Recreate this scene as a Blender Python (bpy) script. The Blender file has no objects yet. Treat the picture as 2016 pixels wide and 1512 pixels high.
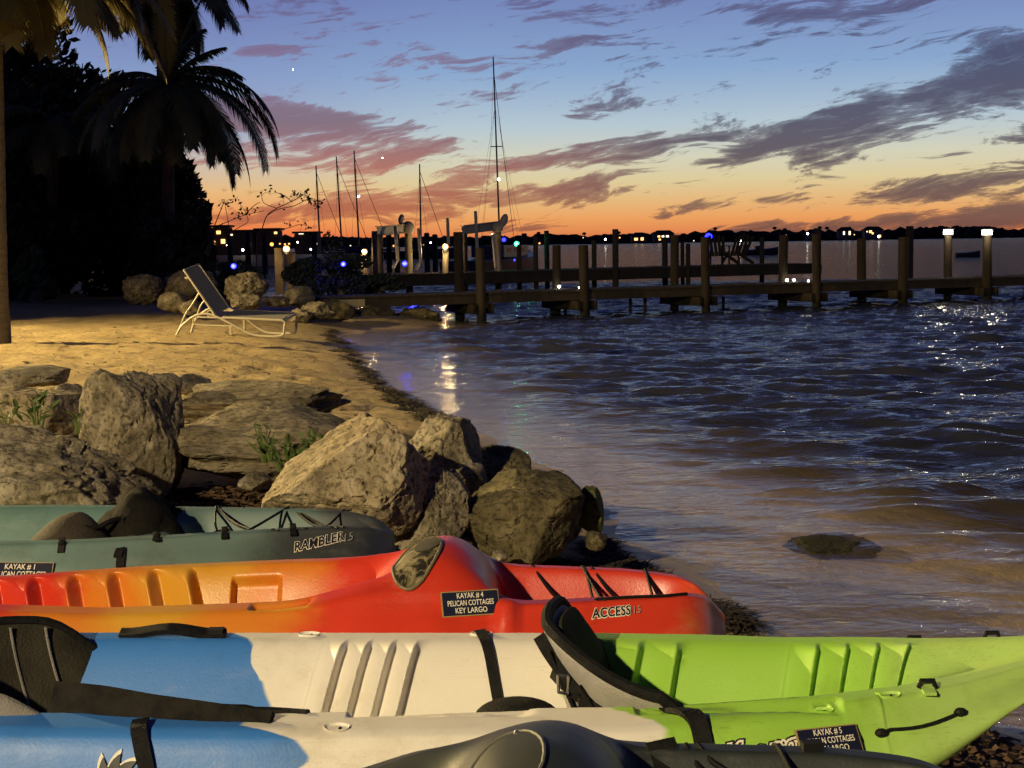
import bpy, bmesh, math, random
import numpy as np
from mathutils import Vector, Matrix, Euler
from mathutils.bvhtree import BVHTree

random.seed(11)
RNG = np.random.default_rng(5)
S = bpy.context.scene
COL = S.collection
R = math.radians

# ------------------------------------------------------------------ camera
F = 2800.0                      # focal length in pixels of a 2016 px wide frame
PITCH = math.atan(278 / F)
ROLL = R(0.86)
CAMP = Vector((0, 0, 1.5))
_f = Vector((0, math.cos(PITCH), -math.sin(PITCH)))
_u0 = Vector((0, math.sin(PITCH), math.cos(PITCH)))
_r0 = Vector((1, 0, 0))
_r = _r0 * math.cos(ROLL) - _u0 * math.sin(ROLL)
_u = _r0 * math.sin(ROLL) + _u0 * math.cos(ROLL)
cd = bpy.data.cameras.new('camera')
cam = bpy.data.objects.new('camera', cd)
COL.objects.link(cam)
cam.matrix_world = Matrix(((_r.x, _u.x, -_f.x, CAMP.x), (_r.y, _u.y, -_f.y, CAMP.y), (_r.z, _u.z, -_f.z, CAMP.z), (0, 0, 0, 1)))
cd.sensor_width = 36
cd.lens = 36 * F / 2016
cd.clip_start = 0.05
cd.clip_end = 20000
S.camera = cam


def ray(px, py):
    return _f + _r * ((px - 1008) / F) + _u * ((756 - py) / F)


def atz(px, py, z):
    d = ray(px, py)
    return CAMP + d * ((z - CAMP.z) / d.z)


def aty(px, py, Y):
    d = ray(px, py)
    return CAMP + d * (Y / d.y)


# ------------------------------------------------------------------ view
S.view_settings.view_transform = 'Standard'
S.view_settings.look = 'None'
S.view_settings.exposure = 0.0
S.view_settings.gamma = 1.0
S.view_settings.use_curve_mapping = False
S.cycles.max_bounces = 6
S.cycles.transparent_max_bounces = 12
S.cycles.use_denoising = True
S.cycles.sample_clamp_indirect = 4.0
S.cycles.caustics_reflective = False
S.cycles.caustics_refractive = False


def lin(c):
    return tuple(((v / 255) / 12.92 if v / 255 <= 0.04045 else ((v / 255 + 0.055) / 1.055) ** 2.4) for v in c[:3])


def col4(c):
    return (*c[:3], 1.0)


# ------------------------------------------------------------------ node helper
class N:
    def __init__(s, tree):
        s.t = tree
        s.n = tree.nodes
        s.l = tree.links

    def put(s, sock, v):
        if v is None:
            return
        if hasattr(v, 'links') or isinstance(v, bpy.types.NodeSocket):
            s.l.new(v, sock)
        else:
            if sock.type == 'RGBA' and not isinstance(v, (int, float)) and len(v) == 3:
                v = (*v, 1.0)
            sock.default_value = v

    def math(s, op, a, b=None, c=None, clamp=False):
        nd = s.n.new('ShaderNodeMath')
        nd.operation = op
        nd.use_clamp = clamp
        for i, v in enumerate((a, b, c)):
            s.put(nd.inputs[i], v)
        return nd.outputs[0]

    def comb(s, x, y, z):
        nd = s.n.new('ShaderNodeCombineXYZ')
        for i, v in enumerate((x, y, z)):
            s.put(nd.inputs[i], v)
        return nd.outputs[0]

    def sep(s, v):
        nd = s.n.new('ShaderNodeSeparateXYZ')
        s.l.new(v, nd.inputs[0])
        return nd.outputs

    def coord(s, kind='Object'):
        return s.n.new('ShaderNodeTexCoord').outputs[kind]

    def mapping(s, v, scale=(1, 1, 1), loc=(0, 0, 0), rot=(0, 0, 0)):
        nd = s.n.new('ShaderNodeMapping')
        s.l.new(v, nd.inputs[0])
        nd.inputs['Scale'].default_value = scale
        nd.inputs['Location'].default_value = loc
        nd.inputs['Rotation'].default_value = rot
        return nd.outputs[0]

    def noise(s, v, scale, detail=4, rough=0.55, dist=0.0, out=0):
        nd = s.n.new('ShaderNodeTexNoise')
        s.l.new(v, nd.inputs['Vector'])
        nd.inputs['Scale'].default_value = scale
        nd.inputs['Detail'].default_value = detail
        nd.inputs['Roughness'].default_value = rough
        nd.inputs['Distortion'].default_value = dist
        return nd.outputs[out]

    def voronoi(s, v, scale, feature='F1', rnd=1.0):
        nd = s.n.new('ShaderNodeTexVoronoi')
        nd.feature = feature
        s.l.new(v, nd.inputs['Vector'])
        nd.inputs['Scale'].default_value = scale
        nd.inputs['Randomness'].default_value = rnd
        return nd.outputs['Distance']

    def ramp(s, fac, stops, interp='LINEAR'):
        nd = s.n.new('ShaderNodeValToRGB')
        s.put(nd.inputs[0], fac)
        cr = nd.color_ramp
        cr.interpolation = interp
        while len(cr.elements) < len(stops):
            cr.elements.new(0.5)
        for e, (p, c) in zip(cr.elements, stops):
            e.position = p
        for e, (p, c) in zip(cr.elements, stops):
            e.color = (c, c, c, 1) if isinstance(c, (int, float)) else col4(c)
        return nd.outputs[0]

    def sstep(s, v, lo, hi):
        nd = s.n.new('ShaderNodeMapRange')
        nd.interpolation_type = 'SMOOTHSTEP'
        s.put(nd.inputs['Value'], v)
        nd.inputs['From Min'].default_value = lo
        nd.inputs['From Max'].default_value = hi
        return nd.outputs[0]

    def mix(s, fac, a, b, mode='MIX'):
        nd = s.n.new('ShaderNodeMix')
        nd.data_type = 'RGBA'
        nd.blend_type = mode
        s.put(nd.inputs['Factor'], fac)
        s.put(nd.inputs['A'] if False else nd.inputs[6], a)
        s.put(nd.inputs[7], b)
        return nd.outputs[2]

    def bump(s, h, strength=0.3, dist=0.02, normal=None):
        nd = s.n.new('ShaderNodeBump')
        s.put(nd.inputs['Height'], h)
        nd.inputs['Strength'].default_value = strength
        nd.inputs['Distance'].default_value = dist
        if normal is not None:
            s.l.new(normal, nd.inputs['Normal'])
        return nd.outputs[0]


# ------------------------------------------------------------------ sky
W = bpy.data.worlds.new('World')
S.world = W
W.use_nodes = True
wt = W.node_tree
wt.nodes.clear()
w = N(wt)
wo = wt.nodes.new('ShaderNodeOutputWorld')
bg = wt.nodes.new('ShaderNodeBackground')
wt.links.new(bg.outputs[0], wo.inputs[0])
gx, gy, gz = w.sep(w.coord('Generated'))
el = w.math('ARCSINE', gz)
az = w.math('ARCTAN2', gx, gy)
elp = w.math('MAXIMUM', el, 0.0)
tt = w.math('DIVIDE', elp, w.math('ADD', elp, 0.15))


def tpos(e):
    return e / (e + 0.15)


mid = w.ramp(tt, [(tpos(0.0), lin((186, 96, 66))), (tpos(0.006), lin((226, 134, 80))), (tpos(0.016), lin((236, 162, 96))),
                  (tpos(0.028), lin((230, 184, 124))), (tpos(0.042), lin((222, 204, 156))), (tpos(0.058), lin((212, 210, 186))), (tpos(0.080), lin((182, 200, 210))),
                  (tpos(0.118), lin((138, 168, 207))), (tpos(0.170), lin((116, 134, 186))), (tpos(0.30), lin((56, 66, 116))),
                  (tpos(0.8), lin((19, 25, 56))), (tpos(1.57), lin((9, 13, 34)))])
left = w.ramp(tt, [(tpos(0.0), lin((196, 72, 52))), (tpos(0.008), lin((240, 112, 66))), (tpos(0.022), lin((242, 156, 88))),
                   (tpos(0.038), lin((232, 186, 126))), (tpos(0.056), lin((206, 190, 172))), (tpos(0.080), lin((160, 170, 196))),
                   (tpos(0.118), lin((134, 154, 198))), (tpos(0.170), lin((108, 120, 176))), (tpos(0.30), lin((52, 60, 110))),
                   (tpos(0.8), lin((18, 24, 54))), (tpos(1.57), lin((9, 13, 34)))])
east = w.ramp(tt, [(tpos(0.0), lin((44, 42, 70))), (tpos(0.12), lin((50, 52, 92))), (tpos(0.32), lin((36, 44, 88))),
                   (tpos(1.57), lin((12, 17, 44)))])
clear = w.mix(w.sstep(az, -0.02, -0.22), mid, left)
clear = w.mix(w.sstep(w.math('ABSOLUTE', az), 0.7, 1.9), clear, east)

# clouds: stretched noise in azimuth / elevation, gathered in banks
wob = w.noise(w.comb(w.math('MULTIPLY', az, 9), w.math('MULTIPLY', el, 22), 3.1), 1.0, 2, 0.5, out=1)
wx, wy, wz = w.sep(wob)
ca = w.math('ADD', az, w.math('MULTIPLY', w.math('SUBTRACT', wx, 0.5), 0.10))
ce = w.math('ADD', el, w.math('MULTIPLY', w.math('SUBTRACT', wy, 0.5), 0.030))
ce2 = w.math('SUBTRACT', ce, w.math('MULTIPLY', ca, 0.16))
fine2 = w.noise(w.comb(w.math('MULTIPLY', ca, 48), w.math('MULTIPLY', ce2, 250), 2.2), 1.0, 6, 0.66)
fine = w.noise(w.comb(w.math('MULTIPLY', ca, 17), w.math('MULTIPLY', ce2, 95), 0.7), 1.0, 8, 0.62)
broad = w.noise(w.comb(w.math('MULTIPLY', ca, 6), w.math('MULTIPLY', ce2, 36), 4.4), 1.0, 4, 0.55)


def bank(px, py, rx, ry, tilt, amp):
    """a cloud bank: soft ellipse in azimuth / elevation (angles from the frame's pixels / focal length)"""
    a0, e0 = (px - 1008) / F, (478 - (px - 1008) * 0.015 - py) / F
    c, s_ = math.cos(tilt), math.sin(tilt)
    da = w.math('SUBTRACT', az, a0)
    de = w.math('SUBTRACT', el, e0)
    p = w.math('MULTIPLY', w.math('ADD', w.math('MULTIPLY', da, c), w.math('MULTIPLY', de, s_)), F / rx)
    q = w.math('MULTIPLY', w.math('SUBTRACT', w.math('MULTIPLY', de, c), w.math('MULTIPLY', da, s_)), F / ry)
    d2 = w.math('ADD', w.math('MULTIPLY', p, p), w.math('MULTIPLY', q, q))
    return w.math('MULTIPLY', w.math('MAXIMUM', w.math('SUBTRACT', 1.0, d2), 0.0), amp)


BANKS = [(1790, 240, 420, 72, R(13), 1.02), (1990, 140, 260, 60, R(17), 0.85), (1560, 262, 200, 34, R(10), 0.75), (1260, 290, 240, 34, R(9), 0.85), (1480, 305, 120, 22, R(10), 0.5),
         (1850, 366, 270, 36, R(8), 1.1), (1640, 448, 470, 26, R(3), 1.0), (1960, 425, 170, 34, R(8), 0.9), (1940, 286, 150, 22, R(8), 0.9),
         (690, 268, 290, 52, R(-9), 0.95), (560, 238, 190, 46, R(-6), 0.9), (640, 322, 280, 34, R(-2), 0.8), (840, 300, 130, 14, R(18), 0.7),
         (860, 392, 360, 34, R(2), 0.72), (560, 425, 280, 22, R(3), 0.72), (1130, 388, 260, 26, R(3), 0.62), (980, 330, 150, 36, R(10), 0.55), (900, 230, 150, 26, R(12), 0.42), (1050, 448, 220, 10, R(2), 0.5), (1130, 36, 160, 34, R(-4), 0.62), (1640, 26, 260, 60, R(4), 0.68),
         (1330, 20, 200, 14, R(8), 0.5), (550, 116, 74, 15, R(3), 1.0), (1190, 215, 110, 34, R(14), 0.6), (1150, 95, 150, 16, R(2), 0.72),
         (1160, 362, 100, 18, R(8), 0.55), (1400, 410, 260, 18, R(5), 0.5), (1700, 320, 220, 16, R(4), 0.45), (1500, 80, 160, 40, R(20), 0.4), (700, 80, 150, 26, R(-6), 0.3)]
dens = None
for b in BANKS:
    v = bank(*b)
    dens = v if dens is None else w.math('ADD', dens, v)
dens = w.math('MINIMUM', dens, 1.3)
nz = w.math('ADD', w.math('ADD', w.math('MULTIPLY', w.math('SUBTRACT', fine, 0.5), 3.0), w.math('MULTIPLY', w.math('SUBTRACT', fine2, 0.5), 2.2)), w.math('MULTIPLY', w.math('SUBTRACT', broad, 0.5), 1.2))
cl = w.math('ADD', dens, nz)
cover = w.sstep(cl, 0.28, 0.66)
cover = w.math('MAXIMUM', cover, w.math('MULTIPLY', w.sstep(w.math('ADD', nz, w.math('MULTIPLY', w.sstep(elp, 0.13, 0.05), 0.20)), 0.42, 0.85), 0.62))
ccl = w.ramp(tt, [(tpos(0.0), lin((120, 62, 58))), (tpos(0.02), lin((176, 98, 72))), (tpos(0.05), lin((176, 100, 90))), (tpos(0.085), lin((128, 104, 118))),
                  (tpos(0.12), lin((136, 112, 140))), (tpos(0.17), lin((96, 90, 132))), (tpos(0.4), lin((44, 46, 86))), (tpos(1.57), lin((14, 18, 44)))])
ccr = w.ramp(tt, [(tpos(0.0), lin((98, 66, 62))), (tpos(0.015), lin((104, 78, 76))), (tpos(0.05), lin((84, 68, 84))), (tpos(0.085), lin((74, 68, 92))),
                  (tpos(0.12), lin((70, 70, 98))), (tpos(0.17), lin((92, 88, 126))), (tpos(0.4), lin((44, 46, 86))), (tpos(1.57), lin((14, 18, 44)))])
cc = w.mix(w.sstep(az, -0.10, 0.16), ccl, ccr)
cc = w.mix(w.sstep(w.math('ABSOLUTE', az), 0.7, 1.9), cc, w.mix(1.0, east, (0.8, 0.8, 0.85, 1), 'MULTIPLY'))
cc = w.mix(w.math('MULTIPLY', w.math('SUBTRACT', 1.0, w.sstep(cl, 0.3, 1.2)), 0.35), cc, clear)
skyc = w.mix(w.math('MULTIPLY', cover, 0.90), clear, cc)
wt.links.new(skyc, bg.inputs[0])
bg.inputs[1].default_value = 1.0

# ------------------------------------------------------------------ lamps on shore (a floodlight on the beach at left, a house lamp behind the kayaks)
def lamp(name, kind, loc, energy, color, size=0.1, target=None, cone=None, blend=0.5):
    ld = bpy.data.lights.new(name, kind)
    ld.energy = energy
    ld.color = color
    if kind in ('POINT', 'SPOT'):
        ld.shadow_soft_size = size
    if cone:
        ld.spot_size = R(cone)
        ld.spot_blend = blend
    o = bpy.data.objects.new(name, ld)
    o.location = loc
    if target:
        o.rotation_euler = (Vector(target) - Vector(loc)).to_track_quat('-Z', 'Y').to_euler()
    COL.objects.link(o)
    return o


lamp('house_lamp', 'SPOT', (-7.2, -9.6, 7.4), 12400, (1.0, 0.80, 0.46), 0.14, (0.9, 6.0, 0.2), 62, 0.55)
lamp('beach_floodlight', 'SPOT', (-17.0, 16.2, 5.2), 28000, (1.0, 0.74, 0.30), 0.10, (-3, 14.0, 0.2), 97, 0.65)


# ------------------------------------------------------------------ mesh helpers
def link(o):
    COL.objects.link(o)
    return o


def tag(o, label=None, cat=None, group=None, kind=None):
    if label:
        o['label'] = label
    if cat:
        o['category'] = cat
    if group:
        o['group'] = group
    if kind:
        o['kind'] = kind
    return o


def thing(name, label, cat, loc=(0, 0, 0), rz=0.0, group=None):
    o = bpy.data.objects.new(name, None)
    o.empty_display_size = 0.1
    o.location = loc
    o.rotation_euler = (0, 0, rz)
    link(o)
    return tag(o, label, cat, group)


def mesh_obj(name, verts, faces, m, parent=None, smooth=False, auto=None):
    me = bpy.data.meshes.new(name)
    me.from_pydata([tuple(map(float, v)) for v in verts], [], faces)
    me.validate()
    if smooth:
        me.polygons.foreach_set('use_smooth', [True] * len(me.polygons))
        if auto:
            me.set_sharp_from_angle(angle=R(auto))
    if m is not None:
        me.materials.append(m)
    me.update()
    o = bpy.data.objects.new(name, me)
    link(o)
    if parent is not None:
        o.parent = parent
    return o


class MB:
    """collects vertices and faces for ONE mesh object"""
    def __init__(s):
        s.v = []
        s.f = []

    def add(s, vs, fs):
        b = len(s.v)
        s.v += [tuple(v) for v in vs]
        s.f += [tuple(i + b for i in f) for f in fs]
        return s

    def box(s, c, d, rot=None):
        hx, hy, hz = d[0] / 2, d[1] / 2, d[2] / 2
        vs = [Vector((x, y, z)) for x in (-hx, hx) for y in (-hy, hy) for z in (-hz, hz)]
        if rot is not None:
            vs = [rot @ v for v in vs]
        vs = [v + Vector(c) for v in vs]
        return s.add(vs, [(0, 1, 3, 2), (4, 6, 7, 5), (0, 4, 5, 1), (2, 3, 7, 6), (0, 2, 6, 4), (1, 5, 7, 3)])

    def bar(s, a, b, wd, ht, up=(0, 0, 1)):
        a, b = Vector(a), Vector(b)
        d = b - a
        x = d.normalized()
        y = Vector(up).cross(x)
        y = y.normalized() if y.length > 1e-5 else Vector((0, 1, 0))
        z = x.cross(y)
        return s.box((a + b) / 2, (d.length, wd, ht), Matrix((x, y, z)).transposed())

    def tube(s, path, r, n=8, cap=True):
        path = [Vector(p) for p in path]
        rs = r if isinstance(r, (list, tuple)) else [r] * len(path)
        vs, fs = [], []
        ref = None
        for i, p in enumerate(path):
            t = (path[min(i + 1, len(path) - 1)] - path[max(i - 1, 0)])
            t = t.normalized() if t.length > 1e-9 else Vector((0, 0, 1))
            if ref is None:
                ref = t.orthogonal().normalized()
            ref = (ref - t * ref.dot(t))
            ref = ref.normalized() if ref.length > 1e-6 else t.orthogonal().normalized()
            b = t.cross(ref)
            for k in range(n):
                a = 2 * math.pi * k / n
                vs.append(p + (ref * math.cos(a) + b * math.sin(a)) * rs[i])
        for i in range(len(path) - 1):
            for k in range(n):
                k2 = (k + 1) % n
                fs.append((i * n + k, i * n + k2, (i + 1) * n + k2, (i + 1) * n + k))
        if cap:
            fs.append(tuple(range(n - 1, -1, -1)))
            fs.append(tuple((len(path) - 1) * n + k for k in range(n)))
        return s.add(vs, fs)

    def ribbon(s, path, side, wd, th=0.004):
        """a flat strap: path points, side vectors (one or a list), width, thickness"""
        path = [Vector(p) for p in path]
        vs, fs = [], []
        for i, p in enumerate(path):
            t = path[min(i + 1, len(path) - 1)] - path[max(i - 1, 0)]
            sd = Vector(side[i] if isinstance(side, list) else side)
            t.normalize()
            sd = (sd - t * sd.dot(t)).normalized()
            nn = t.cross(sd)
            wi = wd[i] if isinstance(wd, list) else wd
            for a, b in ((-1, -1), (1, -1), (1, 1), (-1, 1)):
                vs.append(p + sd * (a * wi / 2) + nn * (b * th / 2))
        for i in range(len(path) - 1):
            for k in range(4):
                k2 = (k + 1) % 4
                fs.append((i * 4 + k, i * 4 + k2, i * 4 + 4 + k2, i * 4 + 4 + k))
        e = (len(path) - 1) * 4
        fs += [(3, 2, 1, 0), (e, e + 1, e + 2, e + 3)]
        return s.add(vs, fs)

    def ell(s, c, rad, nu=12, nv=8, rot=None):
        vs = []
        for j in range(nv + 1):
            ph = math.pi * j / nv
            for i in range(nu):
                a = 2 * math.pi * i / nu
                v = Vector((rad[0] * math.sin(ph) * math.cos(a), rad[1] * math.sin(ph) * math.sin(a), rad[2] * math.cos(ph)))
                if rot is not None:
                    v = rot @ v
                vs.append(v + Vector(c))
        fs = []
        for j in range(nv):
            for i in range(nu):
                i2 = (i + 1) % nu
                if j == 0:
                    fs.append((i, nu + i, nu + i2))
                elif j == nv - 1:
                    fs.append((j * nu + i, (j + 1) * nu + i, j * nu + i2))
                else:
                    fs.append((j * nu + i, (j + 1) * nu + i, (j + 1) * nu + i2, j * nu + i2))
        return s.add(vs, fs)

    def build(s, name, m, parent=None, smooth=False, auto=40):
        return mesh_obj(name, s.v, s.f, m, parent, smooth, auto if smooth else None)


def smooth_path(pts, n=8):
    """Catmull-Rom through the points"""
    P = [Vector(p) for p in pts]
    P = [P[0] * 2 - P[1]] + P + [P[-1] * 2 - P[-2]]
    out = []
    for i in range(1, len(P) - 2):
        a, b, c, d = P[i - 1:i + 3]
        for k in range(n):
            t = k / n
            out.append(0.5 * ((2 * b) + (c - a) * t + (2 * a - 5 * b + 4 * c - d) * t * t + (3 * b - a - 3 * c + d) * t ** 3))
    out.append(P[-2])
    return out


# ------------------------------------------------------------------ numpy noise
def _hash(i, j, k, seed):
    h = (i.astype(np.int64) * 374761393 + j.astype(np.int64) * 668265263 + k.astype(np.int64) * 2147483647 + seed * 974634777) & 0xFFFFFFFF
    h = ((h ^ (h >> 13)) * 1274126177) & 0xFFFFFFFF
    h = ((h ^ (h >> 16)) * 2246822519) & 0xFFFFFFFF
    return ((h ^ (h >> 15)) & 0xFFFFFF) / float(0xFFFFFF)


def vnoise(p, seed=0):
    p = np.asarray(p, dtype=float)
    i = np.floor(p)
    f = p - i
    f = f * f * f * (f * (f * 6 - 15) + 10)
    i = i.astype(np.int64)
    r = 0
    for dx in (0, 1):
        for dy in (0, 1):
            for dz in (0, 1):
                wgt = (f[:, 0] if dx else 1 - f[:, 0]) * (f[:, 1] if dy else 1 - f[:, 1]) * (f[:, 2] if dz else 1 - f[:, 2])
                r = r + wgt * _hash(i[:, 0] + dx, i[:, 1] + dy, i[:, 2] + dz, seed)
    return r * 2 - 1


def fbm(p, octs=4, gain=0.5, seed=0):
    p = np.asarray(p, dtype=float)
    a, s, t = 1.0, 0, 0
    for o in range(octs):
        s = s + a * vnoise(p * (2.03 ** o) + o * 17.3, seed + o)
        t += a
        a *= gain
    return s / t


def sst(v, lo, hi):
    t = np.clip((v - lo) / (hi - lo), 0, 1)
    return t * t * (3 - 2 * t)


# ------------------------------------------------------------------ materials
MATS = {}


def mat(name, build):
    if name in MATS:
        return MATS[name]
    m = bpy.data.materials.new(name)
    m.use_nodes = True
    nt = m.node_tree
    bs = nt.nodes['Principled BSDF']
    n = N(nt)
    build(n, bs)
    MATS[name] = m
    return m


def simple(name, c, rough=0.6, c2=None, scale=8, bump=0.0, bscale=40, metal=0.0, spec=0.5, stretch=(1, 1, 1), coord='Object'):
    def b(n, bs):
        v = n.mapping(n.coord(coord), stretch)
        if c2 is not None:
            n.put(bs.inputs['Base Color'], n.ramp(n.noise(v, scale, 5, 0.6), [(0.3, c), (0.7, c2)]))
        else:
            n.put(bs.inputs['Base Color'], n.mix(n.noise(v, scale, 3), tuple(x * 0.85 for x in c), tuple(min(1, x * 1.12) for x in c)))
        bs.inputs['Roughness'].default_value = rough
        bs.inputs['Metallic'].default_value = metal
        bs.inputs['Specular IOR Level'].default_value = spec
        if bump:
            n.put(bs.inputs['Normal'], n.bump(n.noise(v, bscale, 4), bump, 0.01))
    return mat(name, b)


def glow(name, c, strength):
    def b(n, bs):
        n.put(bs.inputs['Base Color'], (0.8, 0.8, 0.8, 1))
        n.put(bs.inputs['Emission Color'], col4(c))
        bs.inputs['Emission Strength'].default_value = strength
    return mat(name, b)


black_fabric = simple('black_fabric', (0.009, 0.009, 0.009), 0.9, (0.024, 0.021, 0.017), 30, 0.5, 220, spec=0.12)
black_web = simple('black_webbing', (0.006, 0.006, 0.007), 0.7, (0.016, 0.015, 0.014), 60, 0.4, 300, spec=0.12)
black_rubber = simple('black_rubber', (0.008, 0.008, 0.008), 0.6, spec=0.2)
grey_fabric = simple('grey_fabric', (0.15, 0.14, 0.13), 0.85, (0.24, 0.22, 0.2), 14, 0.5, 260)
olive_pad = simple('olive_pad', (0.018, 0.016, 0.011), 0.85, (0.05, 0.045, 0.030), 9, 0.4, 180, spec=0.15)
steel = simple('steel', (0.55, 0.55, 0.53), 0.3, metal=1.0)
white_plastic = simple('white_plastic', (0.7, 0.68, 0.62), 0.4)

# ================================================================== GROUND
SHORE = [(8.0, 0.5), (4.2, 2.0), (2.5, 2.9), (1.9, 3.55), (1.5, 4.2), (1.12, 4.85), (0.91, 5.37), (0.85, 5.76), (0.73, 6.5), (0.59, 7.1), (0.52, 8.1), (0.14, 9.77),
         (-0.28, 11.1), (-0.72, 12.4), (-1.30, 15.0), (-2.1, 19.3), (-2.85, 23.4), (-2.6, 25.0), (-1.7, 25.9), (-1.3, 27.0), (-1.6, 28.5), (-3.4, 31), (-5.0, 36),
         (-7.5, 43), (-12, 52), (-30, 70), (-90, 95), (-90, -30), (8.0, -30)]
SH = np.array(SHORE)


def shore_dist(x, y):
    """signed distance to the waterline, positive on land"""
    x = np.asarray(x, float)
    y = np.asarray(y, float)
    best = np.full(x.shape, 1e9)
    ins = np.zeros(x.shape, bool)
    n = len(SH)
    for i in range(n):
        x0, y0 = SH[i]
        x1, y1 = SH[(i + 1) % n]
        dx, dy = x1 - x0, y1 - y0
        t = np.clip(((x - x0) * dx + (y - y0) * dy) / (dx * dx + dy * dy), 0, 1)
        best = np.minimum(best, np.hypot(x - x0 - t * dx, y - y0 - t * dy))
        c = ((y0 > y) != (y1 > y)) & (x < (x1 - x0) * (y - y0) / (y1 - y0 + 1e-12) + x0)
        ins ^= c
    return np.where(ins, best, -best)


def ground_z(x, y, rough=True):
    x = np.asarray(x, float)
    y = np.asarray(y, float)
    s = shore_dist(x, y)
    wob = fbm(np.stack([x * 1.1, y * 1.1, 0 * x], 1), 3, 0.5, 3) * 0.22
    s = s + wob * np.clip(1 - np.abs(s) / 3, 0, 1)
    land = 0.29 * (1 - np.exp(-np.maximum(s, 0) / 1.15)) + 0.012 * np.minimum(np.maximum(s, 0), 12)
    so = np.maximum(-s, 0)
    sh_ = np.interp(y, [5, 8, 11, 16, 40], [2.1, 1.3, 0.55, 0.35, 0.3])
    sea = -0.034 * so - 0.13 * np.maximum(so - sh_, 0) - 0.02 * np.maximum(so - sh_, 0) ** 1.5
    z = np.where(s > 0, land, np.maximum(sea, -2.5))
    if rough:
        a = np.clip(s / 1.0, 0.25, 1.0)
        z = z + a * (0.030 * fbm(np.stack([x * 0.8, y * 0.8, 0 * x + 5], 1), 3, 0.5, 9) + 0.036 * fbm(np.stack([x * 3.1, y * 3.1, 0 * x], 1), 3, 0.6, 21)
                     - 0.030 * sst(fbm(np.stack([x * 4.2, y * 4.2, 0 * x + 3], 1), 2, 0.5, 55), 0.22, 0.5) + 0.016 * np.minimum(0, fbm(np.stack([x * 7, y * 7, 0 * x + 9], 1), 2, 0.6, 33)))
    return z


def gz1(x, y):
    return float(ground_z(np.array([x]), np.array([y]))[0])


def grid_mesh(name, X, Y, Z, m, attr=None):
    nr, nc = X.shape
    v = np.stack([X, Y, Z], -1).reshape(-1, 3)
    idx = np.arange(nr * nc).reshape(nr, nc)
    q = np.stack([idx[:-1, :-1], idx[:-1, 1:], idx[1:, 1:], idx[1:, :-1]], -1).reshape(-1, 4)
    me = bpy.data.meshes.new(name)
    me.vertices.add(len(v))
    me.vertices.foreach_set('co', v.astype(np.float32).ravel())
    me.loops.add(q.size)
    me.loops.foreach_set('vertex_index', q.ravel().astype(np.int32))
    me.polygons.add(len(q))
    me.polygons.foreach_set('loop_start', np.arange(0, q.size, 4, dtype=np.int32))
    me.polygons.foreach_set('use_smooth', np.ones(len(q), bool))
    me.update(calc_edges=True)
    if attr is not None:
        a = me.attributes.new(attr[0], 'FLOAT', 'POINT')
        a.data.foreach_set('value', attr[1].astype(np.float32).ravel())
    me.materials.append(m)
    o = bpy.data.objects.new(name, me)
    return link(o)


def sand_build(n, bs):
    v = n.coord('Object')
    x, y, z = n.sep(v)
    base = n.ramp(n.noise(v, 1.6, 5, 0.6), [(0.3, (0.32, 0.225, 0.095)), (0.7, (0.45, 0.33, 0.155))])
    grit = n.noise(v, 70, 3, 0.7)
    base = n.mix(n.math('MULTIPLY', n.sstep(grit, 0.55, 0.72), 0.5), base, (0.60, 0.47, 0.27, 1))
    # leaf and weed crumbs strewn over the sand
    crumbs = n.math('MULTIPLY', n.sstep(n.noise(n.mapping(v, (1, 1, 1)), 26, 4, 0.7), 0.58, 0.66), n.sstep(n.noise(v, 1.1, 3), 0.36, 0.58))
    base = n.mix(n.math('MULTIPLY', crumbs, 0.75), base, (0.055, 0.035, 0.016, 1))
    wet = n.sstep(n.math('ADD', z, n.math('MULTIPLY', n.math('SUBTRACT', n.noise(v, 2.4, 3), 0.5), 0.08)), 0.10, 0.02)
    base = n.mix(n.math('MULTIPLY', wet, 0.7), base, (0.48, 0.355, 0.19, 1))
    n.put(bs.inputs['Base Color'], base)
    n.put(bs.inputs['Roughness'], n.math('SUBTRACT', 0.95, n.math('MULTIPLY', wet, 0.55)))
    h = n.math('ADD', n.math('MULTIPLY', n.noise(v, 9, 5, 0.6), 1.0), n.math('MULTIPLY', grit, 0.16))
    n.put(bs.inputs['Normal'], n.bump(h, 0.8, 0.035))


sand = mat('sand', sand_build)
ys = [-6.0]
while ys[-1] < 100:
    ys.append(ys[-1] + (0.5 if ys[-1] < 1.5 else max(0.05, 0.0035 * ys[-1] ** 1.35)))
ys = np.array(ys)
xn = np.sinh(np.linspace(-3.4, 2.3, 330))
xs = xn / abs(xn[0])            # -1 .. +
Xg = np.stack([(0.0 + xs * (5 + 4.6 * min(max(yy, 0), 22))) - 0.12 * min(max(yy, 0), 16) for yy in ys])
Yg = np.repeat(ys[:, None], len(xs), 1)
Zg = ground_z(Xg.ravel(), Yg.ravel()).reshape(Xg.shape)
beach = grid_mesh('beach', Xg, Yg, Zg, sand)
tag(beach, 'golden sand beach sloping into the shallow water', kind='structure')
seabed_m = simple('seabed', (0.10, 0.075, 0.04), 0.9, (0.16, 0.12, 0.065), 3)
sb = MB().add([(-9000, -300, -2.6), (9000, -300, -2.6), (9000, 9000, -2.6), (-9000, 9000, -2.6)], [(0, 1, 2, 3)]).build('seabed', seabed_m)
tag(sb, 'dark seabed under the bay', kind='structure')

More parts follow.
